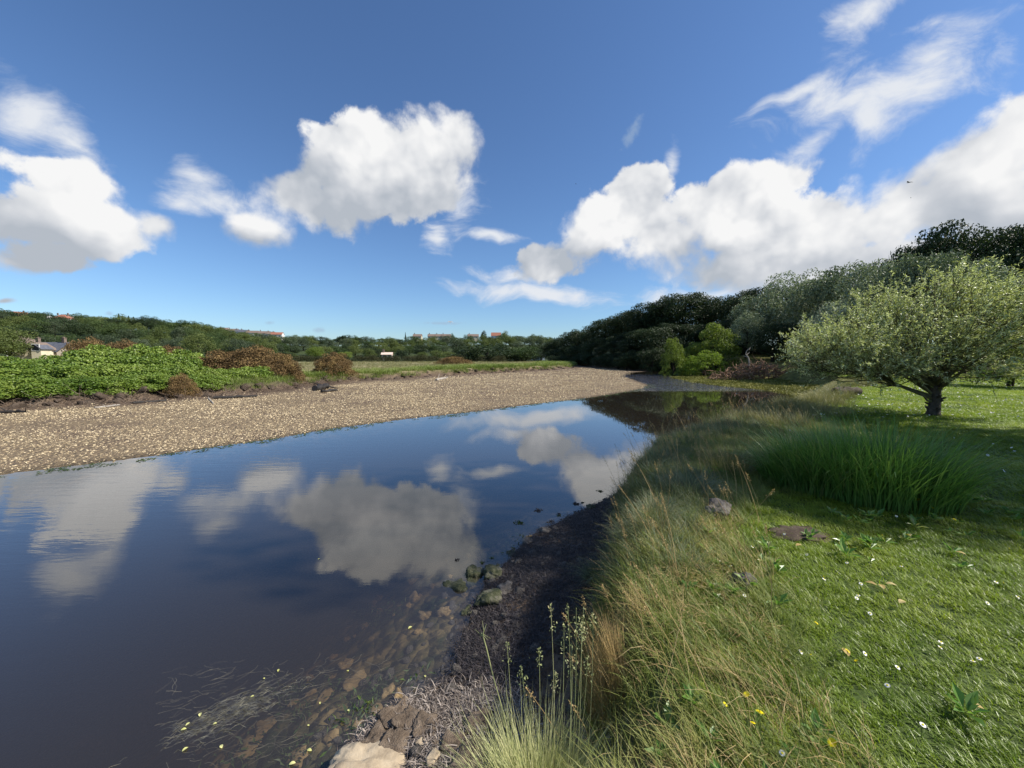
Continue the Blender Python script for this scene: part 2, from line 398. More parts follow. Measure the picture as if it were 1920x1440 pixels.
M['bramble'] = leaf_mat('bramble_foliage', [(0.040, 0.080, 0.012), (0.110, 0.180, 0.024), (0.200, 0.270, 0.045), (0.30, 0.36, 0.09)], 0.25, 0.45, 0.4, patch=0.5)
M['gorse'] = leaf_mat('gorse_brown', [(0.060, 0.040, 0.020), (0.135, 0.088, 0.040), (0.215, 0.140, 0.060), (0.26, 0.22, 0.075)], 0.1, 0.7, 0.15, patch=0.9)
M['scrub'] = leaf_mat('scrub_green_brown', [(0.028, 0.028, 0.014), (0.045, 0.050, 0.020), (0.075, 0.065, 0.03)], 0.1, 0.7, 0.15, patch=0.25)
M['bark'] = solid_mat('bark', [(0.035, 0.028, 0.022), (0.085, 0.070, 0.055), (0.13, 0.11, 0.09)], 9.0, 0.9, 0.1, 0.6, 30)
M['dark_bark'] = solid_mat('dark_bark', [(0.018, 0.014, 0.011), (0.045, 0.036, 0.028)], 9.0, 0.9, 0.1)
M['branch'] = solid_mat('willow_branch', [(0.07, 0.065, 0.030), (0.16, 0.15, 0.075)], 5.0, 0.8, 0.2)
M['dead_wood'] = solid_mat('dead_wood', [(0.09, 0.052, 0.036), (0.25, 0.155, 0.10), (0.42, 0.29, 0.20)], 3.0, 0.9, 0.1)
M['pale_wood'] = solid_mat('bleached_wood', [(0.22, 0.19, 0.16), (0.42, 0.39, 0.34)], 5.0, 0.9, 0.1)
M['black_wood'] = solid_mat('wet_black_wood', [(0.010, 0.009, 0.008), (0.035, 0.028, 0.022)], 8.0, 0.6, 0.4)
M['lawn'] = leaf_mat('lawn_grass', [(0.080, 0.140, 0.010), (0.160, 0.235, 0.018), (0.260, 0.325, 0.032), (0.40, 0.43, 0.09)], 0.35, 0.4, 0.35, patch=0.8)
M['rough_grass'] = leaf_mat('rough_grass', [(0.065, 0.110, 0.018), (0.150, 0.190, 0.038), (0.260, 0.265, 0.075), (0.45, 0.38, 0.17)], 0.25, 0.5, 0.3, patch=1.1)
M['blue_grass'] = leaf_mat('blue_green_grass', [(0.060, 0.095, 0.050), (0.105, 0.145, 0.075), (0.17, 0.20, 0.11), (0.24, 0.23, 0.13)], 0.25, 0.5, 0.3)
M['pale_grass'] = leaf_mat('pale_grass', [(0.22, 0.25, 0.10), (0.36, 0.38, 0.17), (0.50, 0.49, 0.25), (0.58, 0.51, 0.30)], 0.25, 0.5, 0.3)
M['straw'] = leaf_mat('golden_straw', [(0.34, 0.23, 0.10), (0.50, 0.36, 0.17), (0.62, 0.48, 0.26)], 0.2, 0.6, 0.2)
M['sedge'] = leaf_mat('sedge_green', [(0.070, 0.155, 0.032), (0.120, 0.235, 0.048), (0.190, 0.310, 0.072), (0.38, 0.36, 0.16)], 0.35, 0.35, 0.45)
M['marsh_grass'] = leaf_mat('marsh_grass', [(0.10, 0.145, 0.030), (0.165, 0.220, 0.048), (0.23, 0.28, 0.08), (0.33, 0.29, 0.14)], 0.25, 0.5, 0.25, patch=0.15)
M['reed'] = leaf_mat('pale_reed_grass', [(0.13, 0.14, 0.05), (0.22, 0.21, 0.10), (0.33, 0.29, 0.16)], 0.25, 0.5, 0.25, patch=0.6)
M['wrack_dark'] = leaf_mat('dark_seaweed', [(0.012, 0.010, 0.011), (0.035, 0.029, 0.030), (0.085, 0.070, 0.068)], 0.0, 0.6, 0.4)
M['wrack_dry_sunlit'] = leaf_mat('dry_sunlit_seaweed', [(0.06, 0.048, 0.042), (0.20, 0.165, 0.14), (0.44, 0.38, 0.33)], 0.0, 0.8, 0.2)  # pale from dryness and from sunlight painted into the colour
M['shingle'] = leaf_mat('shingle_stone', [(0.25, 0.19, 0.11), (0.39, 0.305, 0.185), (0.52, 0.42, 0.265), (0.68, 0.58, 0.40)], 0.0, 0.8, 0.25)
M['mossy'] = solid_mat('mossy_stone', [(0.016, 0.024, 0.008), (0.055, 0.060, 0.028), (0.16, 0.15, 0.11)], 11.0, 0.75, 0.3, 1.0, 60)
M['grey_rock'] = solid_mat('grey_rock', [(0.06, 0.052, 0.045), (0.13, 0.115, 0.10), (0.22, 0.20, 0.18)], 12.0, 0.85, 0.2, 1.0, 60)
M['tan_rock'] = solid_mat('tan_rock', [(0.26, 0.20, 0.135), (0.40, 0.32, 0.22), (0.50, 0.41, 0.29)], 6.0, 0.85, 0.2, 0.35, 25)
M['brown_rock'] = solid_mat('brown_rock', [(0.12, 0.085, 0.040), (0.24, 0.165, 0.080), (0.36, 0.26, 0.14)], 6.0, 0.85, 0.2, 0.4, 25)
M['mud_block'] = solid_mat('dried_mud', [(0.09, 0.065, 0.046), (0.17, 0.128, 0.092), (0.25, 0.195, 0.145)], 16.0, 0.9, 0.15, 1.0, 90)
M['weed'] = leaf_mat('bar_weed', [(0.060, 0.068, 0.015), (0.13, 0.135, 0.025), (0.24, 0.23, 0.05), (0.36, 0.33, 0.11)], 0.1, 0.6, 0.25, patch=0.5)
M['algae'] = leaf_mat('green_algae', [(0.015, 0.030, 0.010), (0.045, 0.080, 0.018), (0.09, 0.12, 0.03)], 0.1, 0.5, 0.3)
M['yellow'] = solid_mat('yellow_petal', [(0.80, 0.66, 0.01), (0.88, 0.75, 0.02)], 20.0, 0.6, 0.2)
M['white_petal'] = solid_mat('white_petal', [(0.72, 0.70, 0.68), (0.84, 0.83, 0.80)], 20.0, 0.6, 0.2)
M['stem'] = solid_mat('green_stem', [(0.09, 0.13, 0.03), (0.14, 0.18, 0.05)], 10.0, 0.6, 0.2)
M['dry_leaf'] = leaf_mat('fallen_leaf', [(0.30, 0.20, 0.08), (0.45, 0.33, 0.12), (0.5, 0.42, 0.2)], 0.2, 0.6, 0.2)
M['yellow_leaf'] = leaf_mat('yellow_floating_leaf', [(0.38, 0.38, 0.10), (0.5, 0.5, 0.18), (0.6, 0.58, 0.3)], 0.1, 0.5, 0.3)
M['white_wall'] = solid_mat('white_render', [(0.68, 0.66, 0.62), (0.78, 0.76, 0.72)], 0.5, 0.85, 0.15)
M['cream_wall'] = solid_mat('cream_render', [(0.52, 0.46, 0.32), (0.60, 0.54, 0.40)], 0.5, 0.85, 0.15)
M['stone_wall'] = solid_mat('stone_wall', [(0.22, 0.19, 0.15), (0.34, 0.29, 0.23)], 1.5, 0.9, 0.15)
M['pink_wall'] = solid_mat('pink_render', [(0.60, 0.46, 0.38), (0.66, 0.52, 0.44)], 0.5, 0.85, 0.15)
M['red_roof'] = solid_mat('red_tiles', [(0.24, 0.10, 0.068), (0.33, 0.15, 0.105)], 2.0, 0.85, 0.2)
M['slate_roof'] = solid_mat('slate', [(0.070, 0.075, 0.095), (0.13, 0.135, 0.155)], 1.5, 0.6, 0.4)
M['brown_roof'] = solid_mat('brown_tiles', [(0.15, 0.11, 0.09), (0.22, 0.17, 0.14)], 1.5, 0.85, 0.2)
M['glass'] = solid_mat('window_glass', [(0.03, 0.035, 0.045), (0.05, 0.06, 0.075)], 0.5, 0.1, 0.6)
M['bird_dark'] = solid_mat('bird_dark', [(0.05, 0.05, 0.055), (0.09, 0.09, 0.10)], 3.0, 0.8, 0.2)
M['bird_grey'] = solid_mat('bird_grey', [(0.22, 0.22, 0.24), (0.40, 0.40, 0.42)], 3.0, 0.8, 0.2)
M['soil'] = solid_mat('bare_soil', [(0.055, 0.040, 0.030), (0.11, 0.085, 0.065)], 8.0, 0.95, 0.1, 0.8, 30)

# ------------------------------------------------------------------ plan of the place (metres; camera at the origin, looking along +Y)
def P(pts, z): return [tuple(at(x, y, z)[:2]) for x, y in pts]
shore_left = P([(0, 890), (150, 872), (300, 853), (400, 838), (500, 825), (620, 804), (760, 786), (900, 771), (1000, 758), (1080, 749), (1150, 739), (1200, 730), (1218, 722), (1192, 713), (1168, 705), (1180, 699)], 0)
far_bank = P([(1240, 694.5), (1330, 697), (1350, 703)], 0)
bar_edge = P([(1262, 707), (1300, 717), (1360, 724), (1430, 731), (1490, 738), (1500, 745)], 0)
shore_right = P([(1492, 760), (1450, 785), (1400, 812), (1340, 842), (1270, 872), (1210, 900), (1160, 925), (1120, 945), (1060, 972), (1000, 1005), (955, 1050), (915, 1090), (890, 1130), (872, 1180), (858, 1230), (840, 1270), (790, 1305), (730, 1335), (690, 1370), (655, 1420)], 0)
WATER = [(-60, -60), (-30, -5), (-17.5, 4.5)]+shore_left+far_bank+bar_edge+shore_right+[(-1.15, 1.6), (-1.5, 0.2), (-2.2, -6), (-4, -60)]
LEFT = [(-70, -60), (-42, 2)]+P([(-200, 790), (0, 768), (200, 756), (400, 743), (500, 735), (580, 724), (640, 717), (760, 710), (850, 704), (950, 698), (1030, 693.5), (1070, 690), (1078, 687)], 0.25)+[(22, 120), (40, 190), (60, 300), (60, 1200), (-1500, 1200), (-1500, -60)]
RIGHT = [(-2.0, -60), (-0.9, -6), (-0.5, 0.3), (-0.2, 1.2), (-0.1, 1.6), (0.0, 1.78)]+P([(1075, 1345), (1078, 1240), (1072, 1170), (1088, 1090), (1118, 1015)], 0.85)+[(1.42, 5.2), (1.72, 6.3)]+[(x+0.26, y+0.05) for x, y in P([(1160, 925), (1210, 900), (1270, 872), (1340, 842), (1400, 812), (1450, 785), (1492, 760), (1540, 742), (1590, 732)], 0)]+P([(1585, 726)], 0.7)+P([(1540, 718), (1500, 713), (1440, 706), (1380, 701), (1340, 697), (1240, 693), (1150, 689.5), (1100, 686)], 0.3)+[(45, 150), (60, 185), (75, 300), (80, 1200), (1500, 1200), (1500, -60)]

def seg_dist(P_, poly):
    n = len(poly); best = np.full(len(P_), 1e9); A = np.array(poly)
    for i in range(n):
        a = A[i]; b = A[(i+1) % n]; ab = b-a
        t = np.clip(((P_-a)@ab)/(ab@ab+1e-12), 0, 1)
        d = np.hypot(P_[:, 0]-a[0]-t*ab[0], P_[:, 1]-a[1]-t*ab[1]); best = np.minimum(best, d)
    return best
def inside(P_, poly):
    A = np.array(poly); r = np.zeros(len(P_), bool); n = len(A)
    for i in range(n):
        x1, y1 = A[i]; x2, y2 = A[(i+1) % n]
        if y1 == y2: continue
        c = ((P_[:, 1] >= min(y1, y2)) & (P_[:, 1] < max(y1, y2)))
        xi = x1+(P_[:, 1]-y1)*(x2-x1)/(y2-y1)
        r ^= c & (P_[:, 0] < xi)
    return r
def sdist(P_, poly): d = seg_dist(P_, poly); return np.where(inside(P_, poly), d, -d)
_rg = np.random.default_rng(7)
_lat = _rg.random((256, 256))
def vnoise(x, y, f):
    x = np.asarray(x)*f+57.3; y = np.asarray(y)*f+91.7
    xi = np.floor(x).astype(int); yi = np.floor(y).astype(int); fx = x-xi; fy = y-yi
    fx = fx*fx*(3-2*fx); fy = fy*fy*(3-2*fy)
    g = lambda a, b: _lat[a % 256, b % 256]
    return (g(xi, yi)*(1-fx)+g(xi+1, yi)*fx)*(1-fy)+(g(xi, yi+1)*(1-fx)+g(xi+1, yi+1)*fx)*fy-0.5
def fbm(x, y, f, o=3): return sum(vnoise(x, y, f*2**i)/2**i for i in range(o))
def sstep(x, a, b): t = np.clip((x-a)/(b-a), 0, 1); return t*t*(3-2*t)
SKYX = np.array([-400, 0, 120, 200, 300, 400, 430, 520, 640, 800, 1000, 1100, 1300, 1500, 1920, 2400.])
SKYH = np.array([40., 33, 30, 28, 26, 20, 17, 15, 15, 15, 17, 16, 16, 16, 20, 20])
def hill(x, y):
    px = 960+F*x/np.maximum(y, 1)
    H = np.interp(px, SKYX, SKYH)
    y0 = np.interp(px, [-400, 0, 400, 560, 2400], [90, 110, 150, 210, 210]); y1 = np.interp(px, [0, 400, 600, 2400], [380, 400, 520, 520])
    t = np.clip((y-y0)/(y1-y0), 0, 1)
    return np.where(y > 60, H*(t*t*(3-2*t)), 0)
def masks(x, y):
    P_ = np.stack([x, y], 1); wob = 0.12*fbm(x, y, 1.6, 3)
    w = sdist(P_, WATER); l = sdist(P_, LEFT)+fbm(x, y, 0.5, 3)*1.4; r = sdist(P_, RIGHT)+wob*np.where(y < 15, 1, 6)
    return w, l, r
def ground_h(x, y, msk=None):
    x = np.asarray(x, float); y = np.asarray(y, float)
    w, l, r = msk if msk is not None else masks(x, y)
    dw = np.maximum(-w, 0)
    leftside = (l > r)
    shore = np.where(leftside | (x < -2), np.minimum(0.012+0.020*dw, 0.30), np.minimum(0.02+0.17*dw, 0.22))
    bar = (y > 16) & (~leftside) & (w < 0)
    shore = np.where(bar, np.minimum(0.01+0.012*dw, 0.16), shore)
    shore = shore+np.clip(dw*2, 0, 1)*(fbm(x, y, 2.3, 3)*0.03+fbm(x, y, 0.35, 2)*0.03)
    land_l = 0.95+fbm(x, y, 0.12, 3)*0.15+hill(x, y)
    land_r = 0.98+fbm(x, y, 0.35, 3)*0.07+sstep(y+0.35*x, 40, 110)*4.0+hill(x, y)*0.6
    z = shore
    z = z+(land_l-z)*sstep(l, 0.0, 1.1)
    slope = np.where(y > 14, 1.6, 0.55)
    z = z+(land_r-z)*sstep(r, -0.1, slope)
    wp = np.maximum(w, 0); under = -np.minimum(0.02+np.where(x > -3.5, 0.17, 0.07)*wp+0.25*np.maximum(wp-0.8, 0), 1.6)+fbm(x, y, 2.0, 3)*0.05*np.clip(w*2, 0, 1)
    return np.where(w > 0, np.minimum(under, 0.0+z*0-0.004), z)

def spaced(segs):
    a = [segs[0][0]]
    for lo, hi, st in segs:
        n = max(1, int(round((hi-lo)/st))); a += list(np.linspace(lo, hi, n+1)[1:])
    return np.array(a)
gx = spaced([(-1500, -300, 60), (-300, -80, 10), (-80, -30, 1.2), (-30, -12, 0.35), (-12, -2, 0.2), (-2, 3.2, 0.06), (3.2, 8, 0.14), (8, 25, 0.33), (25, 80, 1.5), (80, 300, 10), (300, 1500, 60)])
gy = spaced([(-60, -4, 5), (-4, 0.8, 0.4), (0.8, 8, 0.06), (8, 14, 0.12), (14, 30, 0.25), (30, 70, 0.6), (70, 160, 2), (160, 640, 8), (640, 1200, 60)])
GX, GY = np.meshgrid(gx, gy); fxx, fyy = GX.ravel(), GY.ravel()
mw, ml, mr = masks(fxx, fyy)
GZ = ground_h(fxx, fyy, (mw, ml, mr))
nx, ny = len(gx), len(gy)
ii, jj = np.meshgrid(np.arange(nx-1), np.arange(ny-1)); a0 = (jj*nx+ii).ravel()
FQ = np.stack([a0, a0+1, a0+nx+1, a0+nx], 1)
A_water = mw; A_grassL = sstep(ml, 0.3, 1.3); A_grassR = sstep(mr, 0.05, 0.55)
A_grass = np.maximum(A_grassL, A_grassR)
A_bar = ((fyy > 22) & (fxx > 8) & (mw < 0.3) & (mr > -60) & (ml < -6)).astype(float)*sstep(fxx-fyy*0.36, -0.5, 2.0)
A_gravel = sstep(-ml, 0.6, 2.8)*(1-sstep(mw, 0.2, 0.9))*(1-np.clip(A_bar, 0, 1))*((fxx < -2) | (fyy > 9))
A_gravel *= 1-sstep(fyy, 45, 75)*0.6

def ground_material():
    m, n = new_mat('ground_surface')
    pos = n.node('ShaderNodeNewGeometry').outputs['Position']
    g, gr, bar, wt = n.attr('grass'), n.attr('gravel'), n.attr('bar'), n.attr('water')
    n1 = n.noise(pos, 1.2, 6, 0.6); n2 = n.noise(pos, 14.0, 5, 0.6); n3 = n.noise(pos, 0.12, 4, 0.5)
    mud = n.ramp(n1, [(0.3, (0.070, 0.050, 0.036)), (0.5, (0.115, 0.080, 0.055)), (0.7, (0.17, 0.125, 0.088))])
    mud = n.mix(n.math('MULTIPLY', n.step(n2, 0.5, 0.75), 0.4), mud, (0.20, 0.155, 0.115))
    vor = n.node('ShaderNodeTexVoronoi', {'Scale': 9.0}); n.l.new(pos, vor.inputs['Vector'])
    stone = n.ramp(n.node('ShaderNodeSeparateColor', {0: vor.outputs['Color']}).outputs[0], [(0.0, (0.25, 0.19, 0.115)), (0.45, (0.37, 0.29, 0.175)), (0.8, (0.46, 0.37, 0.235)), (1.0, (0.56, 0.47, 0.32))])
    stone = n.mix(n.step(vor.outputs['Distance'], 0.045, 0.085), stone, (0.19, 0.142, 0.088))
    gf = n.math('MULTIPLY', gr, n.step(n.noise(pos, 0.45, 6, 0.65), 0.34, 0.56, 0.25, 1.0))
    c = n.mix(gf, mud, stone)
    soil = n.ramp(n2, [(0.3, (0.030, 0.045, 0.010)), (0.55, (0.055, 0.085, 0.016)), (0.75, (0.10, 0.115, 0.03))])
    far = n.node('ShaderNodeSeparateXYZ', {0: pos}).outputs[1]
    field = n.ramp(n.noise(pos, 0.06, 5, 0.6), [(0.3, (0.085, 0.105, 0.03)), (0.5, (0.20, 0.175, 0.085)), (0.7, (0.28, 0.225, 0.125))])
    woodland = n.ramp(n.noise(pos, 0.02, 5, 0.6), [(0.35, (0.02, 0.032, 0.01)), (0.7, (0.055, 0.075, 0.02))])
    soil = n.mix(n.step(far, 26.0, 34.0), soil, field)
    soil = n.mix(n.step(far, 100.0, 125.0), soil, woodland)
    c = n.mix(n.step(wt, -0.7, -0.05, 0.0, 0.75), c, n.mix(1.0, c, (0.42, 0.42, 0.40), 'MULTIPLY'))
    c = n.mix(g, c, soil)
    barc = n.ramp(n.noise(pos, 2.2, 6, 0.65), [(0.3, (0.06, 0.055, 0.018)), (0.5, (0.15, 0.145, 0.035)), (0.72, (0.24, 0.22, 0.07))])
    c = n.mix(bar, c, barc)
    bed = n.ramp(n.noise(pos, 3.2, 6, 0.62, 0.5), [(0.40, (0.020, 0.030, 0.012)), (0.52, (0.085, 0.070, 0.032)), (0.68, (0.26, 0.19, 0.095))])
    c = n.mix(n.step(wt, 0.0, 0.25), c, bed)
    bmp = n.node('ShaderNodeBump', {'Strength': 0.9, 'Distance': 0.03, 'Height': n.math('ADD', n2, n.math('MULTIPLY', n.math('MULTIPLY', vor.outputs['Distance'], n.math('SUBTRACT', 1.0, g)), -3.0))})
    out(n, n.node('ShaderNodeBsdfPrincipled', {'Base Color': c, 'Roughness': 0.85, 'Specular IOR Level': 0.2, 'Normal': bmp.outputs[0]}).outputs[0])
    return m
GM = ground_material()
fc = lambda A: A[FQ].mean(1)
fw, fl, fr, fb, fy_, fx_ = fc(mw), fc(ml), fc(mr), fc(A_bar), fc(fyy), fc(fxx)
reg = np.full(len(FQ), 1)                      # shingle bar
reg[(fr > fl) & (fx_ > -2.5)] = 2              # mud shore under the right bank
reg[(fb > 0.5)] = 3
reg[fl > 0.2] = 4
reg[fr > 0.1] = 5
reg[(fy_ > 110) & ((reg == 4) | (reg == 5))] = 6
reg[fw > 0] = 0
V3 = np.stack([fxx, fyy, GZ], 1)
for k, nm in ((0, 'riverbed'), (1, 'shingle_bank'), (2, 'mud_shore'), (3, 'weedy_bar'), (4, 'marsh'), (5, 'lawn_ground'), (6, 'hillside')):
    q = FQ[reg == k]
    if not len(q): continue
    idx, inv = np.unique(q, return_inverse=True)
    mb = MB(); mb.add(V3[idx], quads=inv.reshape(-1, 4))
    me = mb.mesh(nm, GM, True, {'grass': A_grass[idx], 'gravel': A_gravel[idx], 'bar': A_bar[idx], 'water': mw[idx]})
    tag(obj(nm, me), None, None, None, 'structure')

# ------------------------------------------------------------------ water
def water_material():
    m, n = new_mat('river_water')
    pos = n.node('ShaderNodeNewGeometry').outputs['Position']
    sp = n.node('ShaderNodeSeparateXYZ', {0: pos}); X, Y = sp.outputs[0], sp.outputs[1]
    mp = n.node('ShaderNodeMapping', {'Rotation': (0, 0, math.radians(-38)), 'Scale': (0.45, 2.2, 1.0)}); n.l.new(pos, mp.inputs['Vector'])
    r1 = n.noise(mp.outputs[0], 2.4, 3, 0.55, 0.3)
    r2 = n.noise(mp.outputs[0], 9.0, 3, 0.55, 0.2)
    calm = n.noise(pos, 0.28, 2, 0.5)
    left = n.step(n.math('ADD', X, n.math('MULTIPLY', Y, -0.15)), -4.0, -9.0)
    rif = n.math('MULTIPLY', n.step(Y, 27, 33), n.step(Y, 60, 48))
    amt = n.math('ADD', n.math('MULTIPLY', n.step(calm, 0.45, 0.7), 0.28), 0.10)
    amt = n.math('ADD', amt, n.math('MULTIPLY', left, 1.1))
    amt = n.math('ADD', amt, n.math('MULTIPLY', rif, 70.0))
    hgt = n.math('MULTIPLY', n.math('ADD', r1, n.math('MULTIPLY', r2, 0.22)), amt)
    b = n.node('ShaderNodeBump', {'Strength': 1.0, 'Distance': 0.0022, 'Height': hgt})
    # Fresnel reflection by Schlick's formula, the same from above and below the surface
    cosv = n.math('ABSOLUTE', n.vmath('DOT_PRODUCT', b.outputs[0], n.node('ShaderNodeNewGeometry').outputs['Incoming']))
    fres = n.math('ADD', 0.065, n.math('MULTIPLY', n.math('POWER', n.math('SUBTRACT', 1.0, cosv, clamp=True), 3.8), 0.935), clamp=True)
    gl = n.node('ShaderNodeBsdfGlossy', {'Color': (1, 1, 1, 1), 'Roughness': 0.015, 'Normal': b.outputs[0]})
    tr = n.node('ShaderNodeBsdfTransparent', {'Color': (0.93, 0.95, 0.95, 1)})
    df = n.node('ShaderNodeBsdfDiffuse', {'Color': (0.175, 0.145, 0.115, 1)})
    body = n.node('ShaderNodeMixShader', {0: 0.13, 1: tr.outputs[0], 2: df.outputs[0]})
    mx = n.node('ShaderNodeMixShader', {0: fres, 1: body.outputs[0], 2: gl.outputs[0]})
    vol = n.node('ShaderNodeVolumeAbsorption', {'Color': (0.42, 0.34, 0.18, 1), 'Density': 3.4})
    n.node('ShaderNodeOutputMaterial', {'Surface': mx.outputs[0], 'Volume': vol.outputs[0]})
    return m
mb = MB(); mb.box((-10, 30, -2.0), (70, 110, 2.0))
water = obj('river_water', mb.mesh('river_water', water_material())); tag(water, None, None, None, 'structure')

#PART2
# ------------------------------------------------------------------ trees
def crown_mesh(name, mat, seed, leaves=6000, clumps=46, leaf=0.022, flat=0.75, low=0.12, cr=(0.10, 0.19), aspect=0.6, core=0.35, updir=0.25, mode='round', zs=1.0):
    """unit crown: width 1, height 1, made of leaf faces gathered into clumps"""
    rng = np.random.default_rng(seed); mb = MB()
    u = rng.normal(size=(clumps, 3)); u /= np.linalg.norm(u, axis=1)[:, None]
    rad = rng.uniform(core, 1.0, clumps)**0.6
    zc = (low+1)/2; zr = (1-low)/2
    if mode == 'cone':
        t = rng.random(clumps)**0.8; a = rng.uniform(0, 2*PI, clumps); rr = (1-t)*0.42*rng.uniform(.5, 1, clumps)
        C = np.stack([rr*np.cos(a), rr*np.sin(a), low+t*(1-low)*0.97], 1); R = (0.05+0.10*(1-t))
    elif mode == 'dome':
        rad = rng.uniform(0.45, 1.0, clumps)**0.5; uz = np.abs(u[:, 2])
        C = np.stack([u[:, 0]*rad*0.43, u[:, 1]*rad*0.43, (0.06+uz*rad*0.84)*zs], 1); R = rng.uniform(cr[0], cr[1], clumps)
    else:
        C = np.stack([u[:, 0]*rad*0.40, u[:, 1]*rad*0.40, zc+u[:, 2]*rad*zr*0.80], 1)
        C[:, :2] *= (1-0.25*np.clip((C[:, 2:3]-zc)/zr, -1, 1)*0+0)  # keep the belly wide
        R = rng.uniform(cr[0], cr[1], clumps)
    w = R**2; cnt = rng.multinomial(leaves, w/w.sum())
    ci = np.repeat(np.arange(clumps), cnt); n = len(ci)
    d = rng.normal(size=(n, 3)); d[:, 2] += updir; d /= np.linalg.norm(d, axis=1)[:, None]
    rr = R[ci]*rng.uniform(0.55, 1.08, n)**0.7
    p = C[ci]+d*rr[:, None]*np.array([1, 1, flat])
    nr = d+rng.normal(size=(n, 3))*0.55; nr /= np.linalg.norm(nr, axis=1)[:, None]
    ax = rng.normal(size=(n, 3))+np.array([0, 0, -0.3])
    L = leaf*rng.uniform(0.7, 1.5, n)
    mb.leaves(p, nr, ax, L, L*aspect)
    mb.v[-1][:, 2] /= zs
    return mb.mesh(name, mat)
def trunk_mesh(name, mat, seed, limbs=7, r=0.028, lean=0.0, split=0.25):
    rng = np.random.default_rng(seed); mb = MB()
    pts = np.array([[lean*t+0.01*math.sin(9*t+seed), 0.012*math.sin(7*t), t*0.72-0.03] for t in np.linspace(0, 1, 8)])
    mb.tube(pts, r*np.linspace(1.25, 0.35, 8), 8)
    for i in range(limbs):
        t = split+(0.9-split)*i/limbs; a = i*2.4+rng.uniform(-.4, .4)
        b = np.array([lean*t, 0, t*0.72]); L = rng.uniform(.22, .36)
        e = b+np.array([math.cos(a)*L, math.sin(a)*L, L*rng.uniform(.5, 1.0)])
        m = (b+e)/2+np.array([0, 0, -0.02])
        mb.tube([b, m, e], r*np.array([.55, .38, .15])*(1.1-t), 5)
    return mb.mesh(name, mat, True)

ROUND = [crown_mesh('crown_round', None, 10+i, 5200, 44, 0.030) for i in range(4)]
def with_mat(me, mat):
    m = me.copy(); m.materials.clear(); m.materials.append(mat); return m
CR = {}
for key, mt, n_, lf, ncl in (('dark', 'dark_leaf', 9500, 0.024, 60), ('silver', 'silver_leaf', 9000, 0.028, 80), ('grey', 'grey_leaf', 9000, 0.028, 80)):
    CR[key] = [crown_mesh('crown', M[mt], 30+i+len(key), n_, ncl, lf, cr=(0.08, 0.17), aspect=0.55 if key == 'dark' else 0.42, updir=0.5) for i in range(4 if key == 'dark' else 3)]
for key, mt in (('wood', 'wood_leaf'), ('olive', 'olive_leaf'), ('copper', 'copper_leaf'), ('bright', 'bright_leaf'), ('greyfar', 'greyfar_leaf'), ('darkfar', 'dark_leaf')):
    CR[key] = [with_mat(m, M[mt]) for m in (ROUND if key in ('wood', 'olive') else ROUND[:2])]
CR['cone'] = [crown_mesh('crown', M['conifer'], 50+i, 3200, 60, 0.035, mode='cone', low=0.1) for i in range(2)]
TR = [trunk_mesh('trunk', M['dark_bark'], i) for i in range(3)]
rngT = np.random.default_rng(99)
def place_tree(name, label, cat, px, ptop, Y, width, kind, group=None, base=None, depth_scale=1.0, hmin=2.0, sink=0.0):
    top = atY(px, ptop, Y); x = top[0]
    zb = float(ground_h([x], [Y])[0]) if base is None else base
    h = max(hmin, top[2]-zb)
    t = thing(name, label, cat, (x, Y, zb-sink), rngT.uniform(0, 6.28), group, (width, width*depth_scale, (h+sink)/0.985))
    me = CR[kind][rngT.integers(len(CR[kind]))]
    obj('crown', me, t); obj('trunk', TR[rngT.integers(len(TR))], t)
    return t

# the dark wood on the right bank, from far to near: px, skyline py, depth, crown width, label
G_DARK = 'dark broadleaf trees of the wood along the right bank'
dark = [(1040, 634, 128, 12), (1058, 624, 124, 13), (1078, 617, 118, 13), (1098, 610, 112, 13), (1118, 607, 106, 12), (1136, 600, 100, 12), (1154, 592, 96, 12),
        (1172, 585, 92, 12), (1192, 576, 88, 12), (1212, 567, 84, 12), (1232, 558, 82, 12), (1256, 548, 80, 12), (1283, 543, 78, 13), (1308, 550, 78, 11),
        (1338, 566, 80, 9), (1358, 552, 76, 10), (1385, 543, 72, 11), (1412, 538, 66, 10)]
for i, (px, py, Y, w) in enumerate(dark): place_tree('broadleaf_tree', 'dark dense broadleaf tree, %s from the left in the back row of the riverside wood' % ORD[i], 'tree', px, py, Y, w, 'dark', G_DARK)
for i, (px, py, Y, w) in enumerate([(1046, 652, 116, 9), (1066, 648, 110, 9), (1088, 642, 104, 9), (1108, 640, 98, 9), (1128, 632, 92, 9), (1150, 630, 87, 9), (1172, 622, 82, 9), (1195, 618, 77, 9),
        (1218, 612, 73, 9), (1242, 606, 70, 9), (1266, 603, 72, 9.5), (1290, 606, 71, 9.5), (1315, 600, 70, 9.5), (1340, 604, 68, 9.5), (1368, 590, 65, 9.5), (1396, 588, 61, 9)]):
    place_tree('broadleaf_tree', 'smaller dark tree, %s from the left in the front row of the riverside wood' % ORD[i], 'tree', px, py, Y, w, 'dark', 'front row of the dark wood on the right bank', sink=1.0)
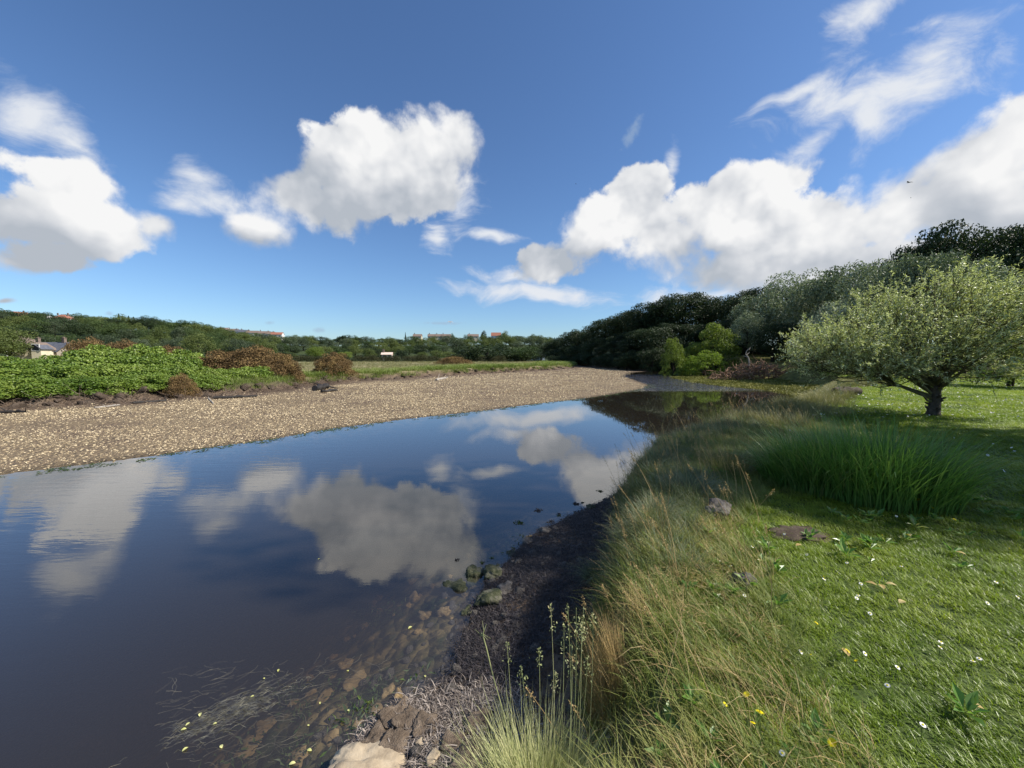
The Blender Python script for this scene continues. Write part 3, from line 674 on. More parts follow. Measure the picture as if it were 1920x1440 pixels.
for i, (px, py, Y, w) in enumerate([(1040, 668, 108, 6), (1062, 666, 103, 6), (1084, 664, 98, 6), (1106, 662, 92, 6), (1130, 660, 86, 6), (1152, 657, 80, 6), (1176, 655, 75, 6), (1200, 650, 71, 6), (1224, 650, 67, 6),
        (1250, 652, 68, 7), (1300, 655, 67, 7), (1340, 655, 66, 7), (1380, 660, 62, 7), (1420, 655, 62, 7), (1460, 660, 58, 7), (1500, 662, 52, 7), (1540, 660, 41, 6), (1580, 662, 37, 6), (1620, 665, 33.5, 5), (1660, 668, 33, 5), (1710, 668, 34, 5), (1760, 672, 36, 5), (1960, 672, 34, 5), (2040, 672, 34, 5)]):
    place_tree('understorey_bush', 'low dark bush, %s from the left at the foot of the right bank wood' % ORD[i], 'bush', px, py, Y, w, 'dark', 'dark bushes under the right bank trees', sink=1.2)
for i, (px, py, Y, w) in enumerate([(1092, 664, 97, 7), (1112, 662, 90, 7), (1130, 661, 84, 7), (1146, 660, 79, 6.5), (1160, 659, 75, 6), (1176, 660, 71, 6)]):
    place_tree('waterside_scrub', 'dark low scrub, %s from the left on the bank at the river bend' % ORD[i], 'bush', px, py, Y, w, 'dark', 'dark scrub at the river bend', base=-0.4)
# tall trees at the upper right
for i, (px, py, Y, w) in enumerate([(1730, 440, 52, 9), (1780, 412, 50, 11), (1850, 420, 48, 11), (1905, 405, 47, 12), (1990, 402, 46, 13), (2080, 420, 46, 12), (1690, 468, 56, 10), (2180, 430, 46, 12), (1640, 500, 60, 11), (1580, 510, 62, 11), (1520, 520, 64, 11), (1465, 530, 66, 10), (1950, 480, 40, 9), (1880, 520, 39, 8)]):
    place_tree('tall_dark_tree', 'tall dark spreading tree at the upper right, skyline tree number %s of its group' % ORD[i] if False else 'tall dark tree at the upper right, %s' % ['above the willow top', 'highest on the skyline', 'in a dip right of the highest', 'cut by the right edge', 'beyond the right edge', 'far beyond the right edge', 'left of the skyline rise', 'farthest outside the right edge', 'showing as a dark gap, fourth left', 'showing as a dark gap, third left', 'showing as a dark gap, second left', 'at the left end', 'low beside the right edge', 'lowest, right of the willow crown'][i], 'tree', px, py, Y, w, 'dark', 'tall dark trees at the upper right')
# silvery trees
sil = [(1428, 548, 60, 9.5, 'silver', 'silvery tree with the lowest crown, first in the row above the driftwood pile'),
       (1478, 514, 57, 10, 'silver', 'silvery grey tree, second from the left of the row behind the willow'),
       (1538, 499, 51, 9.5, 'grey', 'grey green windblown tree between two silvery ones, third in the row'),
       (1597, 486, 45, 9, 'silver', 'silvery green tree standing behind the left shoulder of the willow'),
       (1655, 472, 38, 8, 'grey', 'grey green tree rising straight behind the willow left of its top'),
       (1715, 466, 35, 7.0, 'grey', 'grey green tree rising behind the top of the willow'),
       (1780, 458, 34, 7.5, 'grey', 'rounded grey green tree, tallest and rightmost of the silvery row'),
       (1825, 478, 33, 6.0, 'grey', 'lower grey green tree in front of the tall dark trees, right of the willow top')]
for px, py, Y, w, k, lab in sil: place_tree('silvery_tree', lab, 'tree', px, py, Y, w, k, 'silvery trees behind the willow')
for px, py, Y, w, lab in [(1403, 578, 55, 5.0, 'small bright silver leaved tree above the dead white sapling'), (1500, 600, 48, 6.2, 'low silvery tree left of the willow crown, painted dark for shade'),
                          (1452, 602, 50, 5.6, 'low silvery tree right behind the driftwood pile, painted dark for deep shade'), (1560, 560, 38, 6.0, 'silvery bush tree touching the left side of the willow crown'), (1640, 560, 34, 6, 'dark low tree directly behind the middle of the willow')]:
    place_tree('silvery_bush', lab, 'tree', px, py, Y, w, 'dark' if 'dark' in lab else 'silver', 'low trees at the edge of the wood')  # dark foliage puts the shade into the colour of these low trees
# yellow green bushes at the water
CR['lime'] = [crown_mesh('crown', M['lime_leaf'], 70+i, 8000, 90, 0.026, aspect=0.6, updir=0.6, cr=(.05, .13), mode='dome', zs=0.9) for i in range(2)]
CR['limeolive'] = [with_mat(CR['lime'][0], M['bright_leaf'])]
place_tree('waterside_bush', 'narrow olive yellow bush leaning over the water left of the lime green one', 'bush', 1264, 629, 52, 3.8, 'limeolive')
place_tree('waterside_bush', 'lime green rounded bush in sunlight low at the water edge', 'bush', 1322, 652, 49.5, 5.8, 'lime')
place_tree('waterside_tree', 'yellow green tree standing behind the low lime green bush', 'tree', 1345, 600, 54, 7.4, 'limeolive')
place_tree('waterside_bush', 'small yellow green bush between the olive bush and the lime green one', 'bush', 1300, 638, 54, 4.8, 'limeolive')
place_tree('weeping_tree', 'bright yellow green weeping tree at the right edge behind the willow', 'tree', 1905, 600, 20.5, 4.2, 'lime')
place_tree('shrub', 'bright green shrub beyond the lawn at the right edge below the weeping tree', 'shrub', 1955, 640, 19, 3.4, 'lime')

# ------------------------------------------------------------------ far side: wooded hill
def depth_row(n, Y0, Y1, px0, px1, frac0, frac1, kinds, wr, hr, label, group, name='hillside_tree', jitter=10):
    for i in range(n):
        px = px0+(px1-px0)*(i+rngT.uniform(-.4, .4))/n; Y = rngT.uniform(Y0, Y1); x = (px-960)/F*Y
        zb = float(ground_h([x], [Y])[0]); w = rngT.uniform(*wr); h = rngT.uniform(*hr)
        k = kinds[rngT.integers(len(kinds))]
        t = thing(name, label % ORD[i], 'tree', (x, Y, zb-0.5), rngT.uniform(0, 6.28), group, (w, w, h))
        obj('crown', CR[k][rngT.integers(len(CR[k]))], t); obj('trunk', TR[rngT.integers(3)], t)
GL = 'trees on the wooded hillside at the left'
depth_row(34, 360, 400, -40, 440, 0, 1, ['wood', 'darkfar', 'wood', 'wood'], (15, 21), (10, 13.5), 'mid green tree, %s from the left along the skyline of the left hillside', GL)
depth_row(34, 290, 345, -60, 470, 0, 1, ['wood', 'darkfar', 'olive', 'wood', 'darkfar'], (14, 20), (11, 15), 'mid green tree, %s from the left in the upper row of the left hillside', GL)
depth_row(30, 225, 275, -80, 500, 0, 1, ['wood', 'darkfar', 'greyfar', 'wood', 'olive'], (12, 17), (10, 14), 'green tree, %s from the left on the middle slope of the left hillside', GL)
depth_row(24, 165, 210, -100, 520, 0, 1, ['wood', 'greyfar', 'darkfar', 'olive'], (9, 14), (8, 11), 'tree, %s from the left at the foot of the left hillside behind the bushes', GL)
GMID = 'trees on the far slope at the middle of the picture'
depth_row(34, 470, 530, 430, 1080, 0, 1, ['wood', 'darkfar', 'olive', 'wood'], (16, 24), (10, 14), 'distant tree, %s from the left along the skyline beyond the marsh', GMID)
depth_row(34, 390, 450, 430, 1070, 0, 1, ['wood', 'darkfar', 'olive', 'olive', 'greyfar'], (14, 21), (10, 15), 'distant tree, %s from the left on the upper slope beyond the marsh', GMID)
depth_row(30, 310, 370, 440, 1060, 0, 1, ['wood', 'olive', 'olive', 'greyfar'], (12, 18), (9, 14), 'distant green tree, %s from the left half way down the slope beyond the marsh', GMID)
depth_row(26, 240, 290, 470, 1060, 0, 1, ['wood', 'olive', 'greyfar', 'darkfar'], (10, 14), (7, 10.5), 'tree, %s from the left on the low ground beyond the marsh field', GMID)
depth_row(16, 175, 215, 520, 1050, 0, 1, ['wood', 'darkfar', 'olive'], (7, 11), (4.5, 7), 'low tree, %s from the left in the hedge line beyond the marsh field', GMID)
# conifers on the left skyline
for i, (px, py) in enumerate([(222, 588), (229, 591), (241, 592), (250, 594), (276, 597), (287, 600), (299, 601), (328, 605), (346, 609), (361, 611), (378, 614)]):
    place_tree('conifer', 'dark pointed conifer, %s from the left on the skyline of the left hillside' % ORD[i], 'tree', px, py, 350, rngT.uniform(6, 8), 'cone', 'pointed conifers on the left skyline')
place_tree('copper_beech', 'dark purple leaved round tree on the left skyline beside the white gabled house', 'tree', 62, 586, 330, 15, 'copper')
place_tree('poplar', 'thin pointed tree standing alone above the far skyline', 'tree', 760, 622, 480, 4, 'cone')
place_tree('skyline_tree', 'dark round tree sticking up from the far skyline left of the orange roof', 'tree', 907, 619, 470, 9, 'darkfar')
place_tree('skyline_tree', 'broad olive tree on the far skyline right of the orange roof', 'tree', 947, 620, 470, 14, 'olive')
place_tree('skyline_tree', 'small round tree on the far skyline between the rows of pale houses', 'tree', 849, 625, 470, 8, 'wood')
place_tree('skyline_tree', 'small tree on the far skyline left of the row of pale houses', 'tree', 852-10, 627, 480, 8, 'wood')
place_tree('bright_tree', 'bright yellow green tree behind the lone brown gorse bush', 'tree', 590, 648, 150, 8, 'bright')
place_tree('bright_tree', 'smaller bright green bush right behind the top of the lone gorse bush', 'tree', 648, 657, 150, 7, 'bright')
place_tree('pale_tree', 'large pale green rounded tree above the right end of the green thicket', 'tree', 370, 622, 135, 11, 'olive')
place_tree('pale_tree', 'pale olive willow like tree at the left edge above the thicket', 'tree', 12, 608, 95, 12, 'olive')
place_tree('pale_tree', 'second pale olive tree at the left edge, left of the slate roofed house', 'tree', -25, 612, 90, 12, 'olive')
place_tree('pale_tree', 'grey green tree at the foot of the hill right of the thicket', 'tree', 440, 628, 150, 10, 'greyfar')
place_tree('dark_bush_tree', 'wide dark green clump of trees at the far end of the marsh bank', 'tree', 915, 645, 125, 24, 'darkfar', sink=1.5)
place_tree('dark_bush_tree', 'dark green clump beside the end of the marsh bank', 'tree', 985, 648, 122, 14, 'wood', sink=1)
place_tree('dark_bush_tree', 'grey green clump just left of the start of the dark wood', 'tree', 1015, 655, 135, 12, 'greyfar', sink=1)

# scrub hedge across the marsh (a low dark band)
CR['scrub'] = [crown_mesh('crown', M['scrub'], 80+i, 5000, 50, 0.026, updir=0.6, mode='dome', zs=0.5) for i in range(2)]
for i in range(22):
    px = 480+i*24+rngT.uniform(-6, 6); Y = 118+rngT.uniform(-6, 8)
    place_tree('scrub_bush', 'low dark scrub bush, %s from the left in the hedge across the marsh' % ORD[i], 'bush', px, 667+rngT.uniform(-2, 4), Y, rngT.uniform(5, 8), 'scrub', 'dark scrub along the back of the marsh', sink=0.5)

# ------------------------------------------------------------------ bushes on the left bank
CR['bramble'] = [crown_mesh('foliage', M['bramble'], 90+i, 13500, 95, 0.027, cr=(0.07, 0.12), aspect=0.8, updir=0.5, mode='dome', zs=0.5) for i in range(4)]
CR['gorse'] = [crown_mesh('foliage', M['gorse'], 100+i, 17000, 150, 0.021, cr=(0.06, 0.11), aspect=0.5, updir=0.6, mode='dome', zs=0.5) for i in range(3)]
STEMS = trunk_mesh('stems', M['dark_bark'], 5, 12, 0.016, split=0.05)
def bush(name, label, px, ptop, Y, w, kind, group=None, sink=0.35, deep=1.0):
    top = atY(px, ptop, Y); zb = float(ground_h([top[0]], [Y])[0]); h = top[2]-zb+sink
    t = thing(name, label, 'bush', (top[0], Y, zb-sink), rngT.uniform(-.3, .3), group, (w, w*deep, h))
    obj('foliage', CR[kind][rngT.integers(len(CR[kind]))], t); obj('stems', STEMS, t)
GBR = 'bright green bushes of the thicket on the left bank'
rows = {'front': [(-90, 712, 16.6, 3.6), (0, 708, 18.0, 3.6), (75, 706, 18.8, 3.4), (150, 704, 19.8, 3.4), (225, 702, 20.8, 3.3), (295, 700, 21.8, 3.2), (350, 700, 22.8, 2.8), (392, 702, 24.0, 2.6)],
        'second': [(-120, 690, 18.2, 4.2), (-30, 686, 19.6, 4.2), (50, 684, 20.6, 4.0), (130, 682, 21.6, 4.0), (205, 680, 22.6, 4.0), (275, 680, 23.6, 3.8), (340, 683, 24.6, 3.4), (395, 690, 25.6, 2.8)],
        'third': [(-150, 668, 20.5, 5.2), (-50, 674, 21.8, 5.0), (40, 674, 22.8, 4.8), (130, 668, 23.8, 4.8), (215, 660, 24.8, 4.8), (290, 662, 25.8, 4.4), (352, 668, 26.8, 3.8)],
        'back': [(-100, 662, 26, 6), (10, 668, 26.5, 6), (98, 666, 27.5, 5.5), (185, 646, 28, 5.5), (270, 646, 29, 5.5), (345, 655, 30, 5.0)]}
for rn, row in rows.items():
    for i, (px, py, Y, w) in enumerate(row):
        bush('bramble_bush', 'bright leafy green bush, %s from the left in the %s row of the bank thicket' % (ORD[i], rn), px, py, Y, w, 'bramble', GBR)
bush('bramble_bush', 'low green bush in front of the wide brown gorse, right end of the thicket', 478, 684, 27.5, 3.2, 'bramble')
bush('bramble_bush', 'low bright green bush between the thicket and the wide brown gorse', 428, 688, 26.5, 3.0, 'bramble')
for px, py, Y, w, lab in [(165, 633, 30, 4.4, 'rusty brown gorse showing above the thicket right of the slate roofs'), (232, 637, 31, 4.2, 'rusty brown gorse top in the middle of the thicket crest'), (320, 641, 32, 3.6, 'rusty brown gorse top near the right end of the thicket crest'),
                          (338, 700, 21.6, 1.9, 'small brown gorse bush set into the front of the green thicket'), (425, 650, 29.5, 5.6, 'wide brown gorse bush, left half, beyond the end of the green thicket'), (480, 648, 30, 6.0, 'wide brown gorse bush, tallest part, right of the green thicket'),
                          (522, 662, 29.5, 3.8, 'low right shoulder of the wide brown gorse bush'), (626, 660, 35.5, 4.3, 'lone round brown gorse bush on the grassy bank')]:
    bush('gorse_bush', lab, px, py, Y, w, 'gorse', 'brown gorse bushes on the left bank')
bush('gorse_bush', 'brown gorse mound at the foot of the far dark clump on the marsh', 850, 668, 76, 9, 'gorse', sink=0.6)

# ------------------------------------------------------------------ houses
def house(label, px, py, Y, w, d, wall_h, roof_h, wall='white_wall', roof='red_roof', rz=0.0, chim=1, wins=2, gable=False, name='house', group=None, hip=0.0):
    """px, py: middle of the ridge"""
    top = atY(px, py-(2.6 if Y > 300 else 1.5 if Y < 120 else 0), Y); z0 = top[2]-wall_h-roof_h
    t = thing(name, label, 'house', (top[0], Y, z0), rz, group)
    mb = MB(); base = 3.0
    V = [(-w/2, -d/2, -base), (w/2, -d/2, -base), (w/2, d/2, -base), (-w/2, d/2, -base), (-w/2, -d/2, wall_h), (w/2, -d/2, wall_h), (w/2, d/2, wall_h), (-w/2, d/2, wall_h)]
    mb.add(V, quads=[(0, 3, 2, 1), (0, 1, 5, 4), (1, 2, 6, 5), (2, 3, 7, 6), (3, 0, 4, 7)])
    # roof prism with eaves; ridge along x (or y when the gable faces the viewer)
    e = 0.35; W2, D2 = w/2+e, d/2+e; zr = wall_h+roof_h; th = 0.12; z1 = wall_h-0.1
    rb = MB()
    if not gable:
        hx = W2-hip*D2
        R = [(-W2, -D2, z1), (W2, -D2, z1), (W2, D2, z1), (-W2, D2, z1), (-hx, 0, zr), (hx, 0, zr)]
        mb.add([(-w/2, -d/2, wall_h), (-w/2, d/2, wall_h), (-w/2, 0, zr-0.35), (w/2, -d/2, wall_h), (w/2, d/2, wall_h), (w/2, 0, zr-0.35)], tris=[(0, 2, 1), (3, 4, 5)] if hip == 0 else [])
        rb.add(R, quads=[(0, 1, 5, 4), (2, 3, 4, 5)], tris=[(1, 2, 5), (3, 0, 4)] if hip else [])
        R2 = [(a, b, c-th) for a, b, c in R]; rb.add(R2, quads=[(4, 5, 1, 0), (5, 4, 3, 2)])
    else:
        R = [(-W2, -D2, z1), (-W2, D2, z1), (W2, D2, z1), (W2, -D2, z1), (0, -D2, zr), (0, D2, zr)]
        mb.add([(-w/2, -d/2, wall_h), (w/2, -d/2, wall_h), (0, -d/2, zr-0.3), (-w/2, d/2, wall_h), (w/2, d/2, wall_h), (0, d/2, zr-0.3)], tris=[(0, 1, 2), (3, 5, 4)])
        rb.add(R, quads=[(0, 4, 5, 1), (2, 5, 4, 3)]); R2 = [(a, b, c-th) for a, b, c in R]; rb.add(R2, quads=[(1, 5, 4, 0), (3, 4, 5, 2)])
    obj('wall', mb.mesh('wall', M[wall]), t); rf = obj('roof', rb.mesh('roof', M[roof]), t)
    for i in range(chim):
        cm = MB(); cx = (-w*0.36, w*0.36, 0)[i]
        cm.box((cx if not gable else 0.0, 0 if not gable else d*.25, zr+0.25), (0.4, 0.3, 0.8)); cm.box((cx if not gable else 0.0, 0 if not gable else d*.25, zr+1.1), (0.48, 0.38, 0.07))
        for q in (-.18, .18): cm.tube([((cx if not gable else 0)+q, 0 if not gable else d*.25, zr+1.1), ((cx if not gable else 0)+q, 0 if not gable else d*.25, zr+1.45)], 0.11, 6)
        obj('chimney', cm.mesh('chimney', M['brown_roof']), rf)
    for i in range(wins):
        for row in range(2 if wall_h > 4 else 1):
            x = (-w/2+w*(i+.5)/wins); zz = wall_h*(0.72 if row == 0 else 0.25) if wall_h > 4 else wall_h*.55
            wm = MB(); wm.box((x, -d/2-0.03, zz), (0.62, 0.05, 0.58)); wo_ = obj('window', wm.mesh('window', M['white_wall']), t)
            gm = MB(); gm.box((x-.29, -d/2-0.09, zz), (0.25, 0.015, 0.50)); gm.box((x+.29, -d/2-0.09, zz), (0.25, 0.015, 0.50)); obj('pane', gm.mesh('pane', M['glass']), wo_)
    if gable and wins == 0:
        wm = MB(); wm.box((0, -d/2-0.03, wall_h+roof_h*.3), (0.8, 0.05, 0.9)); wo_ = obj('window', wm.mesh('window', M['white_wall']), t)
        gm = MB(); gm.box((0, -d/2-0.09, wall_h+roof_h*.3), (0.65, 0.015, 0.75)); obj('pane', gm.mesh('pane', M['glass']), wo_)
    return t
house('house with a long red roof at the very left of the skyline', 16, 587, 330, 8.5, 8, 3, 3.2, 'white_wall', 'red_roof', 0.1, 1, 3)
house('white gabled house with a red roof beside the dark purple tree', 38, 587.5, 322, 9.0, 9, 2.6, 4.0, 'white_wall', 'red_roof', 0.0, 1, 0, gable=True)
house('white house with a sloping grey roof, left of the red hipped one on the skyline', 94, 594, 322, 8, 9, 2.6, 3.2, 'white_wall', 'slate_roof', -0.7, 0, 2)
house('white house with a red hipped roof on the left skyline', 118, 592.5, 322, 10, 9, 3.2, 3.4, 'white_wall', 'red_roof', 0.15, 2, 3, hip=0.8)
house('small house with a tan roof half hidden right of the red hipped one', 138, 596, 330, 7, 7, 3, 2.5, 'cream_wall', 'brown_roof', 0.4, 1, 2)
house('grey stone house with a brown pyramid roof, left of the slate roofed terrace', 44, 631, 108, 4.6, 4.6, 2.2, 1.9, 'white_wall', 'brown_roof', 0.35, 1, 2, hip=0.85)
house('cream gabled house end in front of the long slate roof', 64, 643, 100, 4.8, 6, 1.3, 1.9, 'cream_wall', 'brown_roof', 0.25, 0, 0, gable=True)
house('long low building with a dark slate roof between the cream gable and the gorse', 96, 643, 106, 10.5, 6, 1.6, 2.6, 'stone_wall', 'slate_roof', -0.05, 2, 4)
house('small cream gable at the right of the larger cream gable', 77, 648, 98, 1.9, 3, 1.5, 1.0, 'cream_wall', 'slate_roof', 0.25, 0, 0, gable=True)
GROW = 'white houses in a row along the skyline left of the middle'
for i, (px, py, w, rf_) in enumerate([(420, 618.5, 9, 'brown_roof'), (437, 620.5, 11, 'brown_roof'), (449, 622, 8, 'slate_roof'), (459, 622.5, 9, 'slate_roof'), (474, 624, 12, 'brown_roof'), (496, 625, 12, 'brown_roof'), (508, 626, 8, 'brown_roof'), (520, 627, 12, 'red_roof')]):
    house('white house with a %s, %s from the left in the skyline row' % (rf_.replace('_', ' '), ORD[i]), px, py-1.5, 455, w, 8, 3.6, 2.8, 'white_wall', rf_, 0.2, 1, 3, group=GROW)
GR2 = 'pale houses in a row on the far middle skyline'
for i, (px, py, w, rf_) in enumerate([(783, 631, 10, 'brown_roof'), (812, 631, 12, 'brown_roof'), (824, 631, 9, 'brown_roof'), (837, 631, 11, 'brown_roof'), (887, 631, 13, 'brown_roof')]):
    house('pale house, %s from the left in the row on the far middle skyline' % ORD[i], px, py-2.0, 468, w, 8, 3.5, 2.8, 'cream_wall', rf_, 0.1, 1, 3, group=GR2)
house('house with a bright orange red roof on the far skyline between two dark trees', 930, 626, 462, 11, 8, 3.5, 4.0, 'white_wall', 'red_roof', 0.0, 0, 3)
house('small pink cottage standing low in the trees beyond the marsh', 726, 660.5, 170, 4.2, 4, 1.5, 0.9, 'pink_wall', 'pink_wall', 0.2, 1, 2)
house('low white shed at the foot of the trees left of the dark wood', 1009, 664.5, 165, 5.5, 3, 1.1, 0.5, 'white_wall', 'slate_roof', 0.0, 0, 0)
#PART3
rng = np.random.default_rng(2024)
def gz(x, y): return float(ground_h([x], [y])[0])
def on_ground(px, py, z0=0.9):
    """ground point seen through a pixel (a few steps of iteration on the height)"""
    z = z0
    for _ in range(12):
        p = at(px, py, z); z = 0.5*z+0.5*gz(p[0], p[1])
    return np.array([p[0], p[1], gz(p[0], p[1])])

# trees standing to the right, whose shade lies across the lawn and the near bank
for x, y, w, h, k_, lab in [(20.5, 4.5, 7.4, 23.0, 0, 'tall poplar like tree on the lawn to the right, shading the near bank'), (22.0, 4.5, 7.4, 15.5, 1, 'second tall tree on the lawn to the right, behind the poplar'), (17.5, 4.8, 6.8, 11.0, 2, 'shorter tree on the lawn to the right, nearest the camera')]:
    t = thing('lawn_tree', lab, 'tree', (x, y, 0.7), 0.4, None, (w, w, h)); obj('crown', CR['dark'][k_], t); obj('trunk', TR[0], t)

# ------------------------------------------------------------------ willow
def build_willow():
    r = np.random.default_rng(5)
    base = on_ground(1750, 779, 0.98)
    t = thing('willow_tree', 'small spreading willow with windblown silvery leaves standing alone on the lawn', 'tree', base)
    tb = MB()
    zs = np.array([-0.15, 0.0, 0.12, 0.35, 0.6, 0.85, 1.1])
    tb.tube(np.stack([0.02*np.sin(zs*5), 0.01*np.cos(zs*4), zs], 1), [0.20, 0.165, 0.135, 0.12, 0.115, 0.10, 0.07], 14)
    for k in range(14):                                   # burrs and sawn stubs
        a = r.uniform(0, 6.28); z = r.uniform(0.1, 0.9); d = np.array([math.cos(a), math.sin(a), 0.5]); b = np.array([0, 0, z])+d*0.13
        tb.tube([b-d*.03, b+d*r.uniform(.03, .13)], [0.035, 0.018], 6)
    trunk = tb.mesh('trunk', M['bark'], True); obj('trunk', trunk, t)
    top_x = np.array([-4.1, -3.7, -2.9, -2.3, -1.4, -0.7, 0, 0.9, 1.6, 2.3, 2.6]); top_z = np.array([2.1, 2.4, 2.8, 3.0, 3.8, 4.05, 4.15, 4.15, 3.75, 3.4, 2.8])
    low_z = np.array([1.5, 1.2, 0.95, 0.78, 0.70, 0.75, 0.80, 0.90, 1.1, 1.2, 1.4])
    bb = MB(); C_, N_, A_, L_ = [], [], [], []
    limbs = []
    for k in range(17):
        a = k*2.39996; rr = r.uniform(0.5, 1.0)
        dx = math.cos(a)*rr; dx = dx*(2.6 if dx < 0 else 1.6); dy = math.sin(a)*rr*1.7
        zt = np.interp(dx, top_x, top_z); lz = np.interp(dx, top_x, low_z)
        e = np.array([dx, dy, lz+(zt-lz)*r.uniform(.25, .6)])
        s0 = np.array([0.02*math.cos(a), 0.02*math.sin(a), r.uniform(0.45, 1.0)])
        m1 = s0+(e-s0)*0.35+np.array([0, 0, -0.05])*rr; m2 = s0+(e-s0)*0.7+np.array([0, 0, 0.02])
        bb.tube([s0, m1, m2, e], [0.042, 0.030, 0.021, 0.014], 6); limbs.append((s0, m1, m2, e))
    # three long low limbs reaching out to the left
    for zz, ex, ey, ez in [(0.48, -2.6, -0.3, 1.45), (0.55, -3.1, 0.5, 1.75), (0.62, -2.0, -1.0, 1.5), (0.40, -0.9, -0.5, 0.62)]:
        s0 = np.array([-0.12, 0, zz]); e = np.array([ex, ey, ez]); m1 = s0+(e-s0)*.35+np.array([0, 0, -.04]); m2 = s0+(e-s0)*.7
        bb.tube([s0, m1, m2, e], [0.040, 0.028, 0.019, 0.012], 6)
        if ex < -1: limbs.append((s0, m1, m2, e))
    for k in range(26):                                   # slim wands fanning up out of the fork
        a = r.uniform(0, 6.28); dx = math.cos(a)*r.uniform(.3, 2.6)-.3; dy = math.sin(a)*r.uniform(.2, 1.6); dx = min(dx, 1.9)
        zt = np.interp(dx, top_x, top_z)*(1-0.25*(dy/2.3)**2)*r.uniform(.75, .97); s0 = np.array([.03*math.cos(a), .03*math.sin(a), r.uniform(.6, 1.1)]); e = np.array([dx, dy, zt])
        bb.tube([s0, s0+(e-s0)*.35+[0, 0, .12], s0+(e-s0)*.7+[0, 0, .1], e], [0.026, 0.019, 0.012, 0.004], 5, cap=False)
    ends = 350
    for k in range(ends):
        while True:
            dx = r.uniform(-3.9, 2.45); dy = r.uniform(-2.2, 2.2)
            if ((dx+0.7)/3.3)**2+(dy/2.2)**2 < 1: break
        zt = np.interp(dx, top_x, top_z)*(1-0.28*(dy/2.3)**2); lz = np.interp(dx, top_x, low_z)+0.12*(dy/2.2)**2
        z = lz+(zt-0.30-lz)*r.uniform(0, 1)**0.8
        e = np.array([dx, dy, z])
        best = min(limbs, key=lambda l: np.linalg.norm(l[2]-e)+0.5*np.linalg.norm(l[3]-e))
        s0 = best[1]+(best[2]-best[1])*r.uniform(0, 1) if r.random() < .6 else best[2]+(best[3]-best[2])*r.uniform(0, 1)
        m = (s0+e)/2+np.array([0, 0, -0.08])
        bb.tube([s0, m, e], [0.016, 0.011, 0.005], 4, cap=False)
        out_ = e-np.array([0.0, 0, 1.0]); out_ /= np.linalg.norm(out_)
        for q in range(8):
            d = out_*0.65+r.normal(size=3)*0.38+np.array([0.34, -0.05, 0.50]); d /= np.linalg.norm(d)
            L = r.uniform(.40, .95); st = e+(s0-e)*r.uniform(0, .55)
            bend = np.array([0.12, 0, -0.16])*L
            tt = np.linspace(0, 1, 5)[:, None]; path = st+d*L*tt+bend*tt**2
            bb.tube(path, [0.0045, 0.004, 0.003, 0.002, 0.0012], 3, cap=False)
            nl = 23; ti = np.sort(r.uniform(.1, 1, nl))[:, None]; pc = st+d*L*ti+bend*ti**2
            ax = d*0.8+r.normal(size=(nl, 3))*0.5+np.array([0.55, 0, -0.05]); ax /= np.linalg.norm(ax, axis=1)[:, None]
            nn = r.normal(size=(nl, 3)); nn[:, 2] += .7; nn /= np.linalg.norm(nn, axis=1)[:, None]
            ll = r.uniform(.07, .115, nl)
            C_.append(pc+ax*ll[:, None]*.5); N_.append(nn); A_.append(ax); L_.append(ll)
    obj('branches', bb.mesh('branches', M['branch'], True), t)
    lm = MB(); Lc = np.concatenate(L_); lm.leaves(np.concatenate(C_), np.concatenate(N_), np.concatenate(A_), Lc, Lc*0.23)
    obj('crown', lm.mesh('crown', M['willow_leaf']), t)['kind'] = 'stuff'
build_willow()

# ------------------------------------------------------------------ grass sources
def tuft(name, mat, seed, n, radius, h, w, lean=(0.2, 0.7), ldir=(0, 0.8), seg=3, droop=(0, .2)):
    r = np.random.default_rng(seed); mb = MB()
    a = r.uniform(0, 2*PI, n); rr = radius*np.sqrt(r.random(n))
    base = np.stack([rr*np.cos(a), rr*np.sin(a), np.full(n, -0.01)], 1)
    hh = r.uniform(*h, n)*(1-0.3*rr/radius)
    ld = r.normal(ldir[0], ldir[1], n) if ldir[1] < 3 else a+r.normal(0, .5, n)
    mb.blades(base, hh, r.uniform(*lean, n), ld, r.uniform(w*.7, w*1.3, n), r, seg, r.uniform(*droop, n))
    return mb.mesh(name, mat)
T_lawn = [tuft('lawn_tuft', M['lawn'], i, 34, 0.055, (0.02, 0.070), 0.0048, (0.3, 1.6), (0, 0.9)) for i in range(4)]
T_lawnfar = [tuft('lawn_tuft_far', M['lawn'], 10+i, 46, 0.15, (0.04, 0.085), 0.010, (0.3, 1.2), (0, 1.2), seg=2) for i in range(3)]
T_rough = [tuft('rough_tuft', M['rough_grass'], 20+i, 30, 0.08, (0.08, 0.28), 0.0044, (0.2, 1.4), (0, 1.0), seg=4, droop=(0, .5)) for i in range(4)]
T_roughpale = [tuft('dry_tuft', M['straw'], 30+i, 12, 0.10, (0.10, 0.30), 0.0026, (0.3, 1.4), (0, 0.9), seg=3, droop=(0, .5)) for i in range(2)]
T_blue = [tuft('long_tuft', M['blue_grass'], 40+i, 40, 0.09, (0.18, 0.44), 0.0050, (0.3, 0.95), (0, 5), seg=4, droop=(0.1, .6)) for i in range(4)]
T_marsh = [tuft('marsh_tuft', M['marsh_grass'], 50+i, 60, 0.34, (0.22, 0.50), 0.022, (0.2, 0.8), (0, 5), seg=3, droop=(0, .3)) for i in range(4)]
T_reed = [tuft('reed_tuft', M['reed'], 60+i, 44, 0.22, (0.25, 0.60), 0.008, (0.15, 0.7), (0, 5), seg=3, droop=(0, .3)) for i in range(3)]
LEANDIR = math.radians(140)            # the blades lie over towards the water and away from the camera

